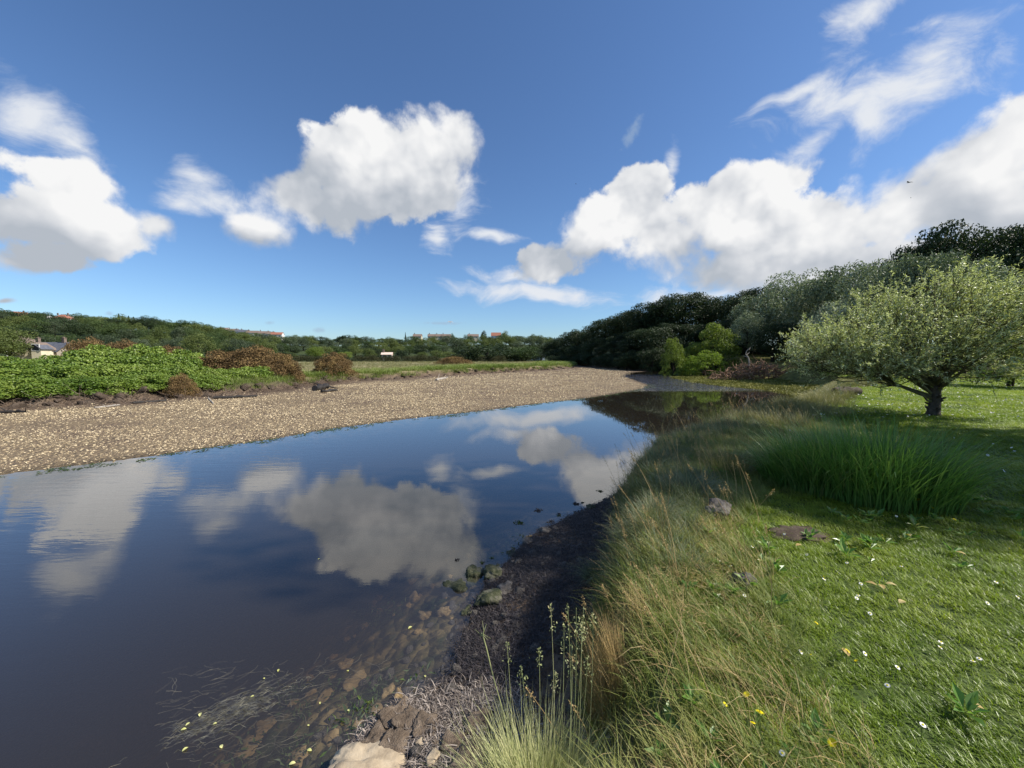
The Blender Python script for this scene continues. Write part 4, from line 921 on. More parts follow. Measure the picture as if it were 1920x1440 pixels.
def sample(x0, x1, y0, y1, dens, cond, wedge=True):
    n = int((x1-x0)*(y1-y0)*dens); x = rng.uniform(x0, x1, n); y = rng.uniform(y0, y1, n)
    if wedge:
        k = (np.abs(x) < np.abs(y)*1.45+3.2); x, y = x[k], y[k]
    m = masks(x, y); k = cond(x, y, *m)
    x, y = x[k], y[k]; m = tuple(a[k] for a in m)
    return x, y, ground_h(x, y, m), m
def rnd(a, b, n): return rng.uniform(a, b, n)

roughw = lambda x, y: 1.0+0.42*np.clip(y-3, 0, 3)+0.5*fbm(x, y, 0.9, 2)
# mown lawn, near and far
xa, ya, za, _ = sample(0.0, 9, 0.6, 4.2, 430, lambda x, y, w, l, r: (r > 0.55) & (rng.random(len(x)) < sstep(r, 0.3, roughw(x, y))))
xb, yb, zb, _ = sample(0.5, 15, 4.2, 9.5, 190, lambda x, y, w, l, r: (r > 1.0) & (rng.random(len(x)) < sstep(r, 0.6, roughw(x, y))))
X = np.concatenate([xa, xb]); Y = np.concatenate([ya, yb]); Z = np.concatenate([za, zb])
sc = np.concatenate([rnd(.75, 1.25, len(xa)), rnd(1.1, 1.7, len(xb))])
scatter('lawn_grass', np.stack([X, Y, Z], 1), rng.normal(LEANDIR, .55, len(X)), sc, T_lawn, 'short green lawn grass lying over towards the water on the near bank', 'grass')
xa, ya, za, _ = sample(3, 48, 9.5, 36, 42, lambda x, y, w, l, r: (r > 1.2))
scatter('far_lawn_grass', np.stack([xa, ya, za], 1), rng.normal(LEANDIR, .9, len(xa)), rnd(.9, 1.5, len(xa)), T_lawnfar, 'bright mown lawn around and beyond the willow', 'grass')
# rough grass between lawn and bank edge
xa, ya, za, m = sample(-0.6, 9, 0.5, 9, 200, lambda x, y, w, l, r: (r > 0.05) & (rng.random(len(x)) < 1-sstep(r, roughw(x, y)*0.7, roughw(x, y)*1.5)))
scatter('rough_grass', np.stack([xa, ya, za], 1), rng.normal(LEANDIR, .6, len(xa)), rnd(.55, 1.15, len(xa)), T_rough, 'long tangled rough grass on the top of the near bank', 'grass')
xa, ya, za, m = sample(-0.4, 6, 1.0, 9, 75, lambda x, y, w, l, r: (r > 0.0) & (r < roughw(x, y)*1.2) & (fbm(x, y, 1.5, 2) > -0.12))
scatter('dry_grass', np.stack([xa, ya, za], 1), rng.normal(LEANDIR, .8, len(xa)), rnd(.6, 1.2, len(xa)), T_roughpale, 'dry straw coloured stalks among the rough grass', 'grass')
xa, ya, za, m = sample(0.0, 8, 1.3, 10, 3.2, lambda x, y, w, l, r: (r > 0.15) & (r < roughw(x, y)*1.3))
scatter('grass_tussocks', np.stack([xa, ya, za-.01], 1), rng.uniform(0, 6.28, len(xa)), rng.uniform(.4, .85, len(xa)), [tuft('tussock', M['rough_grass'], 140+i, 110, 0.12, (0.16, 0.46), 0.0052, (0.2, 1.1), (0, 5), seg=4, droop=(0.1, .6)) for i in range(3)], 'thicker tussocks standing out of the rough grass of the bank', 'grass')
TD = []
for i in range(3):
    r_ = np.random.default_rng(150+i); mb = MB(); n_ = 11; a_ = r_.uniform(0, 2*PI, n_); el_ = r_.uniform(.15, .9, n_); L_ = r_.uniform(.035, .085, n_)
    d_ = np.stack([np.cos(a_)*np.cos(el_), np.sin(a_)*np.cos(el_), np.sin(el_)], 1); nn_ = np.stack([-np.cos(a_)*np.sin(el_), -np.sin(a_)*np.sin(el_), np.cos(el_)], 1)
    mb.leaves(d_*L_[:, None]*.55+[0, 0, .02], nn_, d_, L_, L_*.38); TD.append(mb.mesh('broad_leaf_weed', M['sedge']))
xa, ya, za, m = sample(0.1, 7, 1.2, 6.5, 22, lambda x, y, w, l, r: (r > 0.1) & (fbm(x, y, 1.7, 2) > 0.0))
scatter('broad_leaf_weeds', np.stack([xa, ya, za+.02], 1), rng.uniform(0, 6.28, len(xa)), rng.uniform(.6, 1.4, len(xa)), TD, 'small broad leaved weeds and clover growing among the grass', 'weeds')
TT = [tuft('thatch', M['straw'], 160+i, 60, 0.11, (0.03, 0.07), 0.003, (1.2, 2.2), (0, 5), seg=3, droop=(0.2, .9)) for i in range(3)]
xa, ya, za, m = sample(0.0, 5, 1.2, 5.0, 26, lambda x, y, w, l, r: (r > 0.02) & (r < 1.5) & (fbm(x, y, 2.1, 2) > 0.12))
scatter('dead_thatch', np.stack([xa, ya, za+.05], 1), rng.uniform(0, 6.28, len(xa)), rng.uniform(.7, 1.5, len(xa)), TT, 'patches of matted dead grass in the rough bank top', 'grass')
# long blue green grass on the rim of the bank
xa, ya, za, m = sample(0.2, 7, 2.7, 12, 75, lambda x, y, w, l, r: (r > 0.0) & (r < 0.75+0.35*fbm(x, y, 1.2, 2)+0.05*y) & (w < -0.3))
scatter('rim_grass', np.stack([xa, ya, za-0.02], 1), rnd(0, 6.28, len(xa)), rnd(.6, 1.15, len(xa)), T_blue, 'long blue green grass hanging over the rim of the near bank', 'grass')
xa, ya, za, m = sample(-0.3, 2.0, 0.9, 2.7, 70, lambda x, y, w, l, r: (r > 0.0) & (r < 0.25))
scatter('rim_grass', np.stack([xa, ya, za-0.02], 1), rnd(0, 6.28, len(xa)), rnd(.4, .8, len(xa)), T_blue, 'grass on the rim of the bank behind the bleached tuft', 'grass')
# grass of the farther right bank
xa, ya, za, m = sample(4.5, 22, 8.5, 26, 16, lambda x, y, w, l, r: (r > -0.05) & (r < 2.2+1.0*fbm(x, y, .5, 2)) & (x < y*1.02))
scatter('bank_reed_grass', np.stack([xa, ya, za], 1), rnd(0, 6.28, len(xa)), rnd(.6, 1.15, len(xa)), T_reed, 'pale seeding grass on the bank at the far end of the pool', 'grass')
# marsh grass across the water
xs, ys, zs_ = [], [], []
for (x0, x1, y0, y1, dn, rmx) in [(-48, -10, 14, 34, 5.5, 5.0), (-40, 10, 26, 60, 4.0, 5.5), (-20, 26, 55, 105, 2.6, 8)]:
    xa, ya, za, m = sample(x0, x1, y0, y1, dn, lambda x, y, w, l, r: (l > 0.35) & (rng.random(len(x)) < 1.25-l/rmx) & (rng.random(len(x)) < sstep(960+F*x/y, 360, 450)+.05))
    xs.append(xa); ys.append(ya); zs_.append(za)
X, Y, Z = map(np.concatenate, (xs, ys, zs_))
scatter('marsh_grass', np.stack([X, Y, Z-0.03], 1), rnd(0, 6.28, len(X)), rnd(.7, 1.25, len(X))*(1+0.008*Y), T_marsh, 'coarse green marsh grass along the top of the far bank', 'grass')
xa, ya, za, m = sample(-50, 24, 30, 110, 0.8, lambda x, y, w, l, r: (l > 5) )
scatter('field_grass', np.stack([xa, ya, za-0.05], 1), rnd(0, 6.28, len(xa)), rnd(.8, 1.5, len(xa)), T_reed, 'tan seeding grass of the marsh field behind the green bank', 'grass')

# ------------------------------------------------------------------ stones of the shingle bank
def ico(sub):
    bm = bmesh.new(); bmesh.ops.create_icosphere(bm, subdivisions=sub, radius=1.0)
    V = np.array([v.co[:] for v in bm.verts]); T = np.array([[v.index for v in f.verts] for f in bm.faces]); bm.free(); return V, T
IC = {k: ico(k) for k in (1, 2, 3, 4)}
def rock_mesh(name, mat, seed, dims, sub=3, rough=0.22, freq=1.1, smooth=True, blocky=0.0):
    V, T = IC[sub]; off = Vector((seed*3.1, seed*1.7, seed*0.9))
    P_ = []
    for v in V:
        d = Vector(v)
        if blocky: d = d.lerp(Vector([math.copysign(min(abs(c)*1.5, .85), c) for c in d]), blocky)
        k = 1+rough*mnoise.noise(d*freq+off)*1.6+rough*.5*mnoise.noise(d*freq*3.1+off)+rough*.22*mnoise.noise(d*freq*8.3+off)
        P_.append((d.x*k*dims[0], d.y*k*dims[1], d.z*k*dims[2]))
    mb = MB(); mb.add(P_, tris=T); return mb.mesh(name, mat, smooth)
def flake(seed, mat):
    r = np.random.default_rng(seed); V, T = IC[1]
    mb = MB(); mb.add(V*np.array([0.5, 0.34, 0.16])*(1+0.25*r.normal(size=(len(V), 1))), tris=T); return mb.mesh('shingle_stone', mat)
FL = [flake(i, M['shingle']) for i in range(5)]
xs, ys, zz, ss = [], [], [], []
for (x0, x1, y0, y1, dn, s0, s1) in [(-32, 0, 7, 15, 230, .020, .062), (-34, 4, 15, 24, 130, .030, .08), (-32, 12, 24, 42, 50, .045, .11), (-22, 20, 42, 80, 12, .09, .18)]:
    xa, ya, za, m = sample(x0, x1, y0, y1, dn, lambda x, y, w, l, r: (w < 0.04) & (l < -0.2) & (r < -1.5) & (rng.random(len(x)) < (0.06+0.94*sstep(-l+fbm(x, y, .4, 2)*2, 0.7, 2.6+y*.04))*np.clip(.72+1.1*fbm(x, y*1.6, .28, 3), .15, 1)*np.clip(-w*2.2+.25, .25, 1)))
    xs.append(xa); ys.append(ya); zz.append(za); ss.append(rng.uniform(0, 1, len(xa))**3*(s1-s0)+s0)
X, Y, Z, SS = map(np.concatenate, (xs, ys, zz, ss))
k = ~((X-Y*0.36 > 0.8) & (Y > 30))
X, Y, Z, SS = X[k], Y[k], Z[k], SS[k]
scatter('shingle', np.stack([X, Y, Z+SS*.08], 1), rnd(0, 6.28, len(X)), SS*1.25, FL, 'countless pale tan stones and shells covering the wide shingle bank', 'shingle', tilt=rng.normal(0, .38, (len(X), 2)))

# leafy weed on the bar, green algae at the waterline
def flat_tuft(name, mat, seed, n, R, L, asp, up=0.6):
    r = np.random.default_rng(seed); mb = MB(); c = r.normal(size=(n, 3))*np.array([R, R, R*.25]); c[:, 2] = abs(c[:, 2])
    nn = r.normal(size=(n, 3)); nn[:, 2] = abs(nn[:, 2])+up; nn /= np.linalg.norm(nn, axis=1)[:, None]
    mb.leaves(c, nn, r.normal(size=(n, 3)), r.uniform(L*.6, L*1.4, n), r.uniform(L*.6, L*1.4, n)*asp); return mb.mesh(name, mat)
TW = [flat_tuft('weed_tuft', M['weed'], i, 22, 0.16, 0.13, 0.6) for i in range(3)]
xa, ya, za, m = sample(8, 36, 20, 60, 9, lambda x, y, w, l, r: (w < 0.25) & (r < 0.2) & (l < -8) & (x-y*.36 > 0.8))
scatter('bar_weed', np.stack([xa, ya, np.maximum(za, 0.005)], 1), rnd(0, 6.28, len(xa)), rnd(.6, 1.3, len(xa)), TW, 'yellow green weed covering the low bar beyond the pool', 'weed')
TA = [flat_tuft('algae_tuft', M['algae'], 10+i, 16, 0.10, 0.09, 0.5, 2.0) for i in range(3)]
xa, ya, za, m = sample(-26, 16, 6, 36, 14, lambda x, y, w, l, r: (w > -0.12) & (w < 0.45+0.7*fbm(x, y, .6, 2)-.02*x*(x < 0)) & (r < -6))
scatter('waterline_algae', np.stack([xa, ya, np.full(len(xa), 0.004)], 1), rnd(0, 6.28, len(xa)), rnd(.4, 1.1, len(xa)), TA, 'green algae along the waterline of the shingle bank', 'algae', zscl=rnd(.1, .3, len(xa)))

# ------------------------------------------------------------------ seaweed wrack on the near shore
def wrack(name, mat, seed, n=26, R=0.045, L=(0.02, 0.055), w=0.006):
    r = np.random.default_rng(seed); mb = MB()
    b = r.normal(size=(n, 3))*np.array([R, R, 0.006]); b[:, 2] = abs(b[:, 2])-.004
    mb.blades(b, r.uniform(*L, n), r.uniform(.6, 1.9, n), r.uniform(0, 2*PI, n), r.uniform(w*.6, w*1.3, n), r, 3, r.uniform(.3, 1.0, n)); return mb.mesh(name, mat)
WD = [wrack('seaweed_tuft', M['wrack_dark'], i) for i in range(3)]; WP = [wrack('seaweed_tuft', M['wrack_dry_sunlit'], 5+i) for i in range(3)]
xa, ya, za, m = sample(-1.4, 2.6, 1.2, 8.2, 620, lambda x, y, w, l, r: (w < -0.03) & (r < 0.2) & (rng.random(len(x)) < 0.72+1.3*fbm(x, y, 2.2, 2)*np.where(y < 3.3, 1.6, .5)))
pale = ya+0.5*fbm(xa, ya, 1.8, 2)+0.5*xa < 2.75  # near strip gets the drier colour with sunlight painted in
for f, nm, lab in ((pale, WP, 'dry seaweed scraps strewn over the mud, pale from dryness and painted sunlight'), (~pale, WD, 'dark seaweed wrack covering the shaded shore under the bank')):
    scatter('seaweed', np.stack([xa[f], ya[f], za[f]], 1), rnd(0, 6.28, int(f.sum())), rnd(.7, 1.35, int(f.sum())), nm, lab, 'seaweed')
PB = [rock_mesh('pebble', M['grey_rock'], i, (.5, .38, .25), 2, .2) for i in range(3)]
xa, ya, za, m = sample(-1.4, 2.6, 1.2, 8.2, 75, lambda x, y, w, l, r: (w < 0.5) & (r < 0.1))
scatter('pebbles', np.stack([xa, ya, za], 1), rnd(0, 6.28, len(xa)), rng.uniform(0, 1, len(xa))**2.5*.11+.02, PB, 'small grey pebbles among the seaweed on the near shore', 'pebbles', tilt=rng.normal(0, .3, (len(xa), 2)))
BR = [rock_mesh('bed_stone', M['brown_rock'], 20+i, (.5, .4, .28), 3, .45, 1.5) for i in range(5)]
xa, ya, za, m = sample(-3.2, 1.2, 1.2, 5.5, 17, lambda x, y, w, l, r: (w > 0.03) & (w < 1.5) & (fbm(x, y, 1.6, 2) > -.05))
scatter('bed_stones', np.stack([xa, ya, za], 1), rnd(0, 6.28, len(xa)), rng.uniform(.2, 1, len(xa))**2*.14+.03, BR, 'brown stones seen through the shallow water near the shore', 'stones', tilt=rng.normal(0, .2, (len(xa), 2)))

xa, ya, za, m = sample(-3.2, 1.2, 1.2, 5.5, 26, lambda x, y, w, l, r: (w > 0.02) & (w < 1.3) & (fbm(x, y, 1.6, 2) < .12))
scatter('bed_weed', np.stack([xa, ya, za+.01], 1), rnd(0, 6.28, len(xa)), rnd(.5, 1.3, len(xa)), [flat_tuft('bed_weed_tuft', M['algae'], 30+i, 30, 0.08, 0.05, 0.3, .2) for i in range(3)], 'dark green weed growing on the bed of the shallow water', 'water weed')
def rock(name, label, cat, px, py, wpx, mat, seed, hz=0.5, z0=0.05, ratio=0.75, group=None, blocky=0.0, sink=0.35, zset=None):
    p = on_ground(px, py, z0)
    if zset is not None: p = at(px, py, zset)
    hw = wpx/2/F*math.hypot(p[1], p[2]-CAM[2])
    me = rock_mesh(name, M[mat], seed, (hw, hw*ratio, hw*hz), 3 if wpx < 30 else 4, .34, 1.3, blocky=blocky)
    o = obj(name, me, None, (p[0], p[1], p[2]+hw*hz*(1-2*sink)), (0, 0, seed*1.3)); tag(o, label, cat, group); return o
for k, a in enumerate([
    ('mossy_rock', 'pale green mossy stone half in the water, upper of the pair off the dark shore', 'rock', 886, 1084, 42, 'mossy', .6),
    ('mossy_rock', 'brownish mossy stone in the water just below the pale green one', 'rock', 852, 1107, 44, 'mossy', .5),
    ('mossy_rock', 'small mossy stone at the water edge below the brownish one', 'rock', 877, 1150, 24, 'mossy', .6),
    ('mossy_rock', 'mossy stone at the waterline between the pale green one and the shore', 'rock', 924, 1078, 40, 'mossy', .45),
    ('mossy_rock', 'mossy stone at the edge of the dark shore with a pink stone beside it', 'rock', 916, 1128, 44, 'mossy', .5),
    ('shore_stone', 'flat grey stone lying on the dark seaweed right of the mossy pair', 'stone', 948, 1106, 34, 'grey_rock', .35),
    ('shore_stone', 'pinkish grey block standing at the edge of the dark seaweed', 'stone', 925, 1125, 14, 'grey_rock', .8),
    ('shore_stone', 'small pale stone at the waterline above the mossy stones', 'stone', 970, 1057, 12, 'grey_rock', .8),
    ('shore_stone', 'second small pale stone at the waterline, left of its twin', 'stone', 961, 1056, 9, 'grey_rock', .9),
    ('mossy_rock', 'round mossy stone at the top end of the dark shore', 'rock', 1091, 948, 18, 'mossy', .6),
    ('mossy_rock', 'dark mossy stone beside the grass at the far tip of the dark shore', 'rock', 1108, 953, 20, 'mossy', .5),
    ('mossy_rock', 'wet dark stone with a pale top on the upper edge of the shore', 'rock', 1022, 997, 20, 'grey_rock', .6),
    ('shore_stone', 'rounded grey stone half buried beside the upper waterline', 'stone', 990, 1018, 22, 'grey_rock', .6),
    ('mossy_rock', 'green weedy stone lying in the shallow water above the small pale stones', 'rock', 962, 1040, 26, 'mossy', .4),
    ('mossy_rock', 'green flat stone awash at the narrow part of the shore', 'rock', 935, 1065, 20, 'mossy', .4),
]): rock(*a[:7], seed=k+1, hz=a[7], z0=0.03)
rock('tan_boulder', 'large smooth tan boulder at the bottom edge of the picture beside the seaweed', 'boulder', 665, 1478, 104, 'tan_rock', 31, hz=.30, z0=.1, ratio=.85, sink=.25)
rock('grey_boulder', 'grey brown boulder just above the large tan boulder, half under seaweed', 'boulder', 705, 1402, 56, 'mud_block', 33, hz=.28, z0=.1, ratio=.8, sink=.3)
for k, (px, py, w, lab) in enumerate([(800, 1368, 42, 'square block of dried mud with a dark crack on its left'), (848, 1398, 40, 'block of dried mud right of the square cracked one'), (880, 1425, 46, 'block of dried mud nearest the bleached grass'),
                                      (768, 1362, 44, 'flat plate of dried mud left of the square cracked block'), (742, 1345, 40, 'flat plate of brown mud near the water'), (820, 1402, 20, 'small dark block of mud below the cracked one'), (900, 1360, 42, 'brown mud block at the foot of the bank above the bleached grass'), (740, 1405, 50, 'wide flat plate of mud in the middle of the pale seaweed')]):
    rock('mud_block', lab, 'mud block', px, py, w, 'mud_block', 40+k, hz=.32, z0=.1, ratio=.8, blocky=.8, sink=.3)
for k, (px, py, w, lab) in enumerate([(790, 1398, 15, 'small pale angular stone in the dry seaweed, middle one'), (811, 1427, 20, 'long tan stone in the dry seaweed at the bottom'), (783, 1352, 11, 'round cream pebble in the dry seaweed near the water'), (868, 1431, 14, 'thin pale stone standing in the mud near the bleached grass'), (760, 1318, 12, 'small grey stone at the edge of the dry seaweed')]):
    rock('pale_stone', lab, 'stone', px, py, w, 'tan_rock', 60+k, hz=.5, z0=.1, blocky=.5, sink=.1)
for k, (px, py, w, lab) in enumerate([(668, 1280, 42, 'largest round brown stone under the shallow water, farthest from the shore'), (610, 1308, 28, 'round brown stone under the water left of the largest one'), (707, 1333, 26, 'brown stone under the water close to the dry seaweed'), (664, 1358, 26, 'broken tan stone under the water below the largest one'),
                                      (622, 1382, 24, 'orange brown stone under the water near the bottom edge'), (585, 1300, 16, 'small dim stone under the water left of the round pair'), (550, 1320, 20, 'dim brown stone deeper under the water'), (500, 1365, 34, 'wide dim brown stone deep under the water'), (470, 1400, 40, 'dim flat stone deep under the water near the bottom edge'), (560, 1420, 36, 'dim stone under the water left of the tan boulder')]):
    rock('sunken_stone', lab, 'stone', px, py, w, 'brown_rock', 70+k, hz=.30, z0=-.1, ratio=.8, sink=.62)
for k, (px, py, w, lab) in enumerate([(1345, 968, 50, 'grey rock showing in the grass on the near bank, left of the bare soil patch'), (1392, 1096, 38, 'small grey rock in the rough grass nearest the camera')]):
    rock('bank_rock', lab, 'rock', px, py, w, 'grey_rock', 90+k, hz=.6, z0=.95, ratio=.75, sink=.15)
p = on_ground(1495, 1003, .95)
tag(obj('molehill', rock_mesh('molehill', M['soil'], 95, (.26, .17, .035), 4, .25, 2.5), None, p), 'low mound of bare brown soil in the grass in front of the tall sedge', 'soil mound')
p = on_ground(1862, 708, .98); p2 = atY(1862, 683, p[1])
tag(obj('soil_heap', rock_mesh('soil_heap', M['black_wood'], 96, (1.0, .9, max(.3, p2[2]-p[2])), 4, .12), None, p), 'dark rounded heap at the far edge of the lawn right of the willow trunk', 'heap')
# small clumps of weed lying in the water by the shore
for k, (px, py, w) in enumerate([(1010, 957, 14), (973, 981, 16), (1033, 978, 12), (1048, 967, 9), (1140, 938, 14), (1125, 921, 10), (1152, 944, 18), (1185, 913, 22), (1048, 964, 8), (905, 1055, 10), (857, 1050, 9), (923, 1047, 8), (1080, 945, 12)]):
    p = at(px, py, 0.0); hw = w/2/F*p[1]
    tag(obj('weed_clump', flat_tuft('weed_clump', M['algae'] if k % 2 else M['wrack_dark'], 200+k, 40, hw*.5, hw*.6, .5), None, (p[0], p[1], 0.003)), 'small dark clump of weed breaking the water surface off the shore', 'water weed', 'clumps of weed off the near shore')

# ------------------------------------------------------------------ weed streaming in the shallow water
sm = MB(); r = np.random.default_rng(77)
for k in range(260):
    px, py = r.uniform(280, 800), r.uniform(1240, 1440)
    if py < 1240+(800-px)*0.0: continue
    p = at(px, py, -0.03)
    if sdist(np.array([[p[0], p[1]]]), WATER)[0] < 0.08: continue
    L = r.uniform(.06, .26); a = math.radians(35)+r.normal(0, .22); n = 7; tt = np.linspace(0, 1, n)
    wv_ = np.cumsum(r.normal(0, .34, n))
    path = np.stack([p[0]+np.cumsum(np.cos(a+wv_))*L/n, p[1]+np.cumsum(np.sin(a+wv_))*L/n, -0.006-0.06*r.random()-0.03*tt], 1)
    sm.tube(path, 0.0008+0.0009*r.random(), 4, cap=False)
tag(obj('streaming_weed', sm.mesh('streaming_weed', solid_mat('trailing_weed', [(0.05, 0.045, 0.03), (0.13, 0.115, 0.08), (0.30, 0.27, 0.20)], 9, .7), True)), 'thin strands of weed streaming in the shallow water at the bottom', 'water weed', None, 'stuff')
mm = MB(); c0 = at(425, 1335, 0.0)
for k in range(420):
    u, v = r.normal(0, .35), r.normal(0, .30); a = math.radians(33); 
    bx = c0[0]+(u*math.cos(a)-v*.45*math.sin(a))*.52+0.02; by = c0[1]+(u*math.sin(a)+v*.45*math.cos(a))*.52
    L = r.uniform(.03, .11); aa = a+r.normal(0, .4); q = np.linspace(0, 1, 4)
    mm.tube(np.stack([bx+np.cos(aa)*L*q, by+np.sin(aa)*L*q+0.01*np.sin(q*5), 0.0+0.006*np.sin(q*PI)*r.random()-.002], 1), 0.0013, 3, cap=False)
t = thing('floating_weed_mat', 'oval floating mat of fine weed with yellow leaves caught in it', 'water weed', (0, 0, 0)); o = obj('strands', mm.mesh('strands', solid_mat('weed_strand', [(0.03, 0.03, 0.025), (0.11, 0.105, 0.08), (0.28, 0.26, 0.19)], 14, .7), True), t); o['kind'] = 'stuff'
def leaf_thing(name, label, px, py, size, mat, group, z=0.004, water_=True):
    p = at(px, py, z) if water_ else on_ground(px, py, .98)+np.array([0, 0, .06])
    mb = MB(); rr = np.random.default_rng(int(px*7+py)); a = rr.uniform(0, 6.28); n = 7
    tt = np.linspace(0, 1, n); wdt = np.sin(tt*PI)**.8*size*.28
    A = np.stack([tt*size-size/2, wdt, .12*size*np.sin(tt*3)+wdt*.25], 1); B = A*np.array([1, -1, 1]); Cc = A*np.array([1, 0, 1])-np.array([0, 0, 1])*(wdt*.25)[:, None]
    V = np.concatenate([A, Cc, B]); R = np.array([[math.cos(a), -math.sin(a), 0], [math.sin(a), math.cos(a), 0], [0, 0, 1]])
    i = np.arange(n-1); mb.add(V@R.T, quads=np.concatenate([np.stack([i, i+1, n+i+1, n+i], 1), np.stack([n+i, n+i+1, 2*n+i+1, 2*n+i], 1)]))
    tag(obj(name, mb.mesh(name, M[mat]), None, p), label, 'leaf', group)
for px, py, s_ in [(375, 1340, .035), (352, 1358, .03), (344, 1368, .035), (403, 1357, .025), (415, 1400, .035), (522, 1257, .03), (580, 1407, .035), (548, 1432, .04), (769, 1177, .045), (347, 1405, .035), (473, 1306, .025), (600, 1318, .022), (653, 1332, .022), (652, 1258, .022), (598, 1048, .03), (797, 1268, .025), (495, 1272, .02), (578, 1360, .02)]:
    leaf_thing('floating_leaf', 'small pale yellow leaf floating on the shallow water', px, py, s_, 'yellow_leaf', 'pale leaves floating near the shore')
for px, py, lab in [(1497, 1036, 'long tan leaf lying in the shaded grass below the soil mound'), (1702, 1015, 'yellow leaf lying in the shaded grass in front of the sedge'), (1632, 1110, 'pinkish leaf lying at the edge of the sunlit lawn'), (1652, 1116, 'second dry leaf at the edge of the sunlit lawn'), (1670, 1112, 'third dry leaf at the edge of the sunlit lawn'),
                    (1800, 1051, 'pale curled leaf in the shaded lawn at the right'), (1825, 1347, 'small orange leaf on the lawn at the lower right'), (1585, 1243, 'yellowish leaf beside a yellow flower on the lawn'), (1690, 1146, 'small reddish leaf on the shaded strip of lawn')]:
    leaf_thing('fallen_leaf', lab, px, py, .06, 'dry_leaf', None, water_=False)

# ------------------------------------------------------------------ hero clumps of grass
def clump(name, label, cat, c, mat, n, rad, h, w, lean, droop, seed, ldir=None, seg=5, spread=(1, 1)):
    r = np.random.default_rng(seed); t = thing(name, label, cat, c)
    a = r.uniform(0, 2*PI, n); rr = rad*np.sqrt(r.random(n)); bx, by = rr*np.cos(a)*spread[0], rr*np.sin(a)*spread[1]
    bz = ground_h(c[0]+bx, c[1]+by)-c[2]-0.02
    hh = r.uniform(*h, n)*(1-.25*(rr/rad)**2); ld = a+r.normal(0, .5, n) if ldir is None else r.normal(ldir[0], ldir[1], n)
    mb = MB(); mb.blades(np.stack([bx, by, bz], 1), hh, r.uniform(*lean, n)*(.4+.8*rr/rad), ld, r.uniform(w*.6, w*1.25, n), r, seg, r.uniform(*droop, n))
    o = obj('blades', mb.mesh('blades', M[mat]), t); o['kind'] = 'stuff'; return t
clump('sedge_clump', 'large clump of tall dark green sedge on the bank, right part', 'sedge', on_ground(1650, 930, .98), 'sedge', 2400, .60, (.60, 1.22), .013, (.15, .75), (.0, .5), 1, spread=(1.15, 1))
clump('sedge_clump', 'tall dark green sedge clump, middle part, bending to the left', 'sedge', on_ground(1555, 915, .98), 'sedge', 1900, .50, (.55, 1.12), .012, (.2, .8), (.0, .5), 2, spread=(1.1, 1))
clump('sedge_clump', 'smaller sedge clump at the left end of the tall green sedge', 'sedge', on_ground(1492, 908, .98), 'sedge', 1100, .38, (.45, .95), .011, (.3, .9), (.1, .6), 3)
clump('grass_tussock', 'blue green tussock arching over the dark seaweed at the rim', 'grass', on_ground(1215, 985, .85), 'blue_grass', 700, .22, (.30, .50), .0055, (.4, 1.0), (.2, .7), 4)
clump('grass_tussock', 'fine blue green tussock hanging over the shore nearest the camera', 'grass', on_ground(1130, 1085, .85), 'blue_grass', 700, .17, (.22, .38), .004, (.4, 1.1), (.2, .8), 5)
clump('grass_tussock', 'blue green tussock leaning out above the water line', 'grass', on_ground(1290, 930, .9), 'blue_grass', 600, .26, (.28, .50), .006, (.4, 1.0), (.2, .6), 6)
clump('grass_tussock', 'pale tussock at the rim of the bank just short of the pool', 'grass', on_ground(1370, 880, .9), 'reed', 700, .35, (.30, .55), .006, (.3, .8), (.1, .5), 7)
clump('straw_tuft', 'upright tuft of golden dry stalks at the rim of the bank', 'dry grass', on_ground(1140, 1318, .92), 'straw', 850, .115, (.30, .56), .0034, (.05, .5), (0, .1), 8, ldir=(2.3, .8), spread=(.9, 1.6))
clump('straw_tuft', 'fainter golden tuft right behind the upright one', 'dry grass', on_ground(1175, 1190, .93), 'straw', 260, .13, (.18, .34), .0028, (.1, .6), (0, .3), 9, ldir=(2.3, .9))
ft = clump('bleached_grass', 'bleached pale green grass with tall seed heads in the foreground', 'grass', np.array([.13, 1.66, gz(.13, 1.66)]), 'pale_grass', 3600, .21, (.26, .74), .0050, (.1, .7), (.05, .55), 10, spread=(1.15, .9))
print('tuft ground', gz(.13, 1.66), gz(0, 1.66), on_ground(1150, 1275, .9))
def stem_with_head(mb, base, top, r, head=0.13, bend=0.02, wid=.016):
    n = 8; tt = np.linspace(0, 1, n)[:, None]; path = base+(top-base)*tt+np.array([bend, bend*.4, 0])*np.sin(tt*PI*.9)
    mb.tube(path, np.linspace(.0022, .0010, n), 4, cap=False)
    L = np.linalg.norm(top-base); k = 34; s_ = 1-r.random(k)*head/L; d = (top-base)/L
    pc = base+(top-base)*s_[:, None]+np.array([bend, bend*.4, 0])*np.sin(s_[:, None]*PI*.9); off_ = r.normal(size=(k, 3))*wid*np.clip((1-s_)*L/head*2.2, .25, 1)[:, None]; off_[:, 2] *= .5
    mb.leaves(pc+off_, r.normal(size=(k, 3)), d+off_*18+r.normal(size=(k, 3))*.2, .012, .0052)
r = np.random.default_rng(12); c0 = np.array(ft.location)
for px, py, hd in [(1030, 1135, .13), (1062, 1132, .16), (1078, 1140, .17), (1092, 1138, .16), (1008, 1215, .09), (948, 1205, .12), (1055, 1170, .15), (1088, 1165, .14), (1110, 1150, .10), (1040, 1260, .1), (1070, 1210, .12), (975, 1250, .09), (1100, 1230, .1)]:
    tp = atY(px, py, 1.72+r.uniform(-.1, .1)); b = c0+np.array([(tp[0]-c0[0])*.75+r.normal(0, .03), r.normal(0, .08), 0.0]); b[2] = gz(b[0], b[1])
    mb = MB(); stem_with_head(mb, b-c0, tp-c0, r, hd); obj('seed_stalk', mb.mesh('seed_stalk', M['pale_grass']), ft)
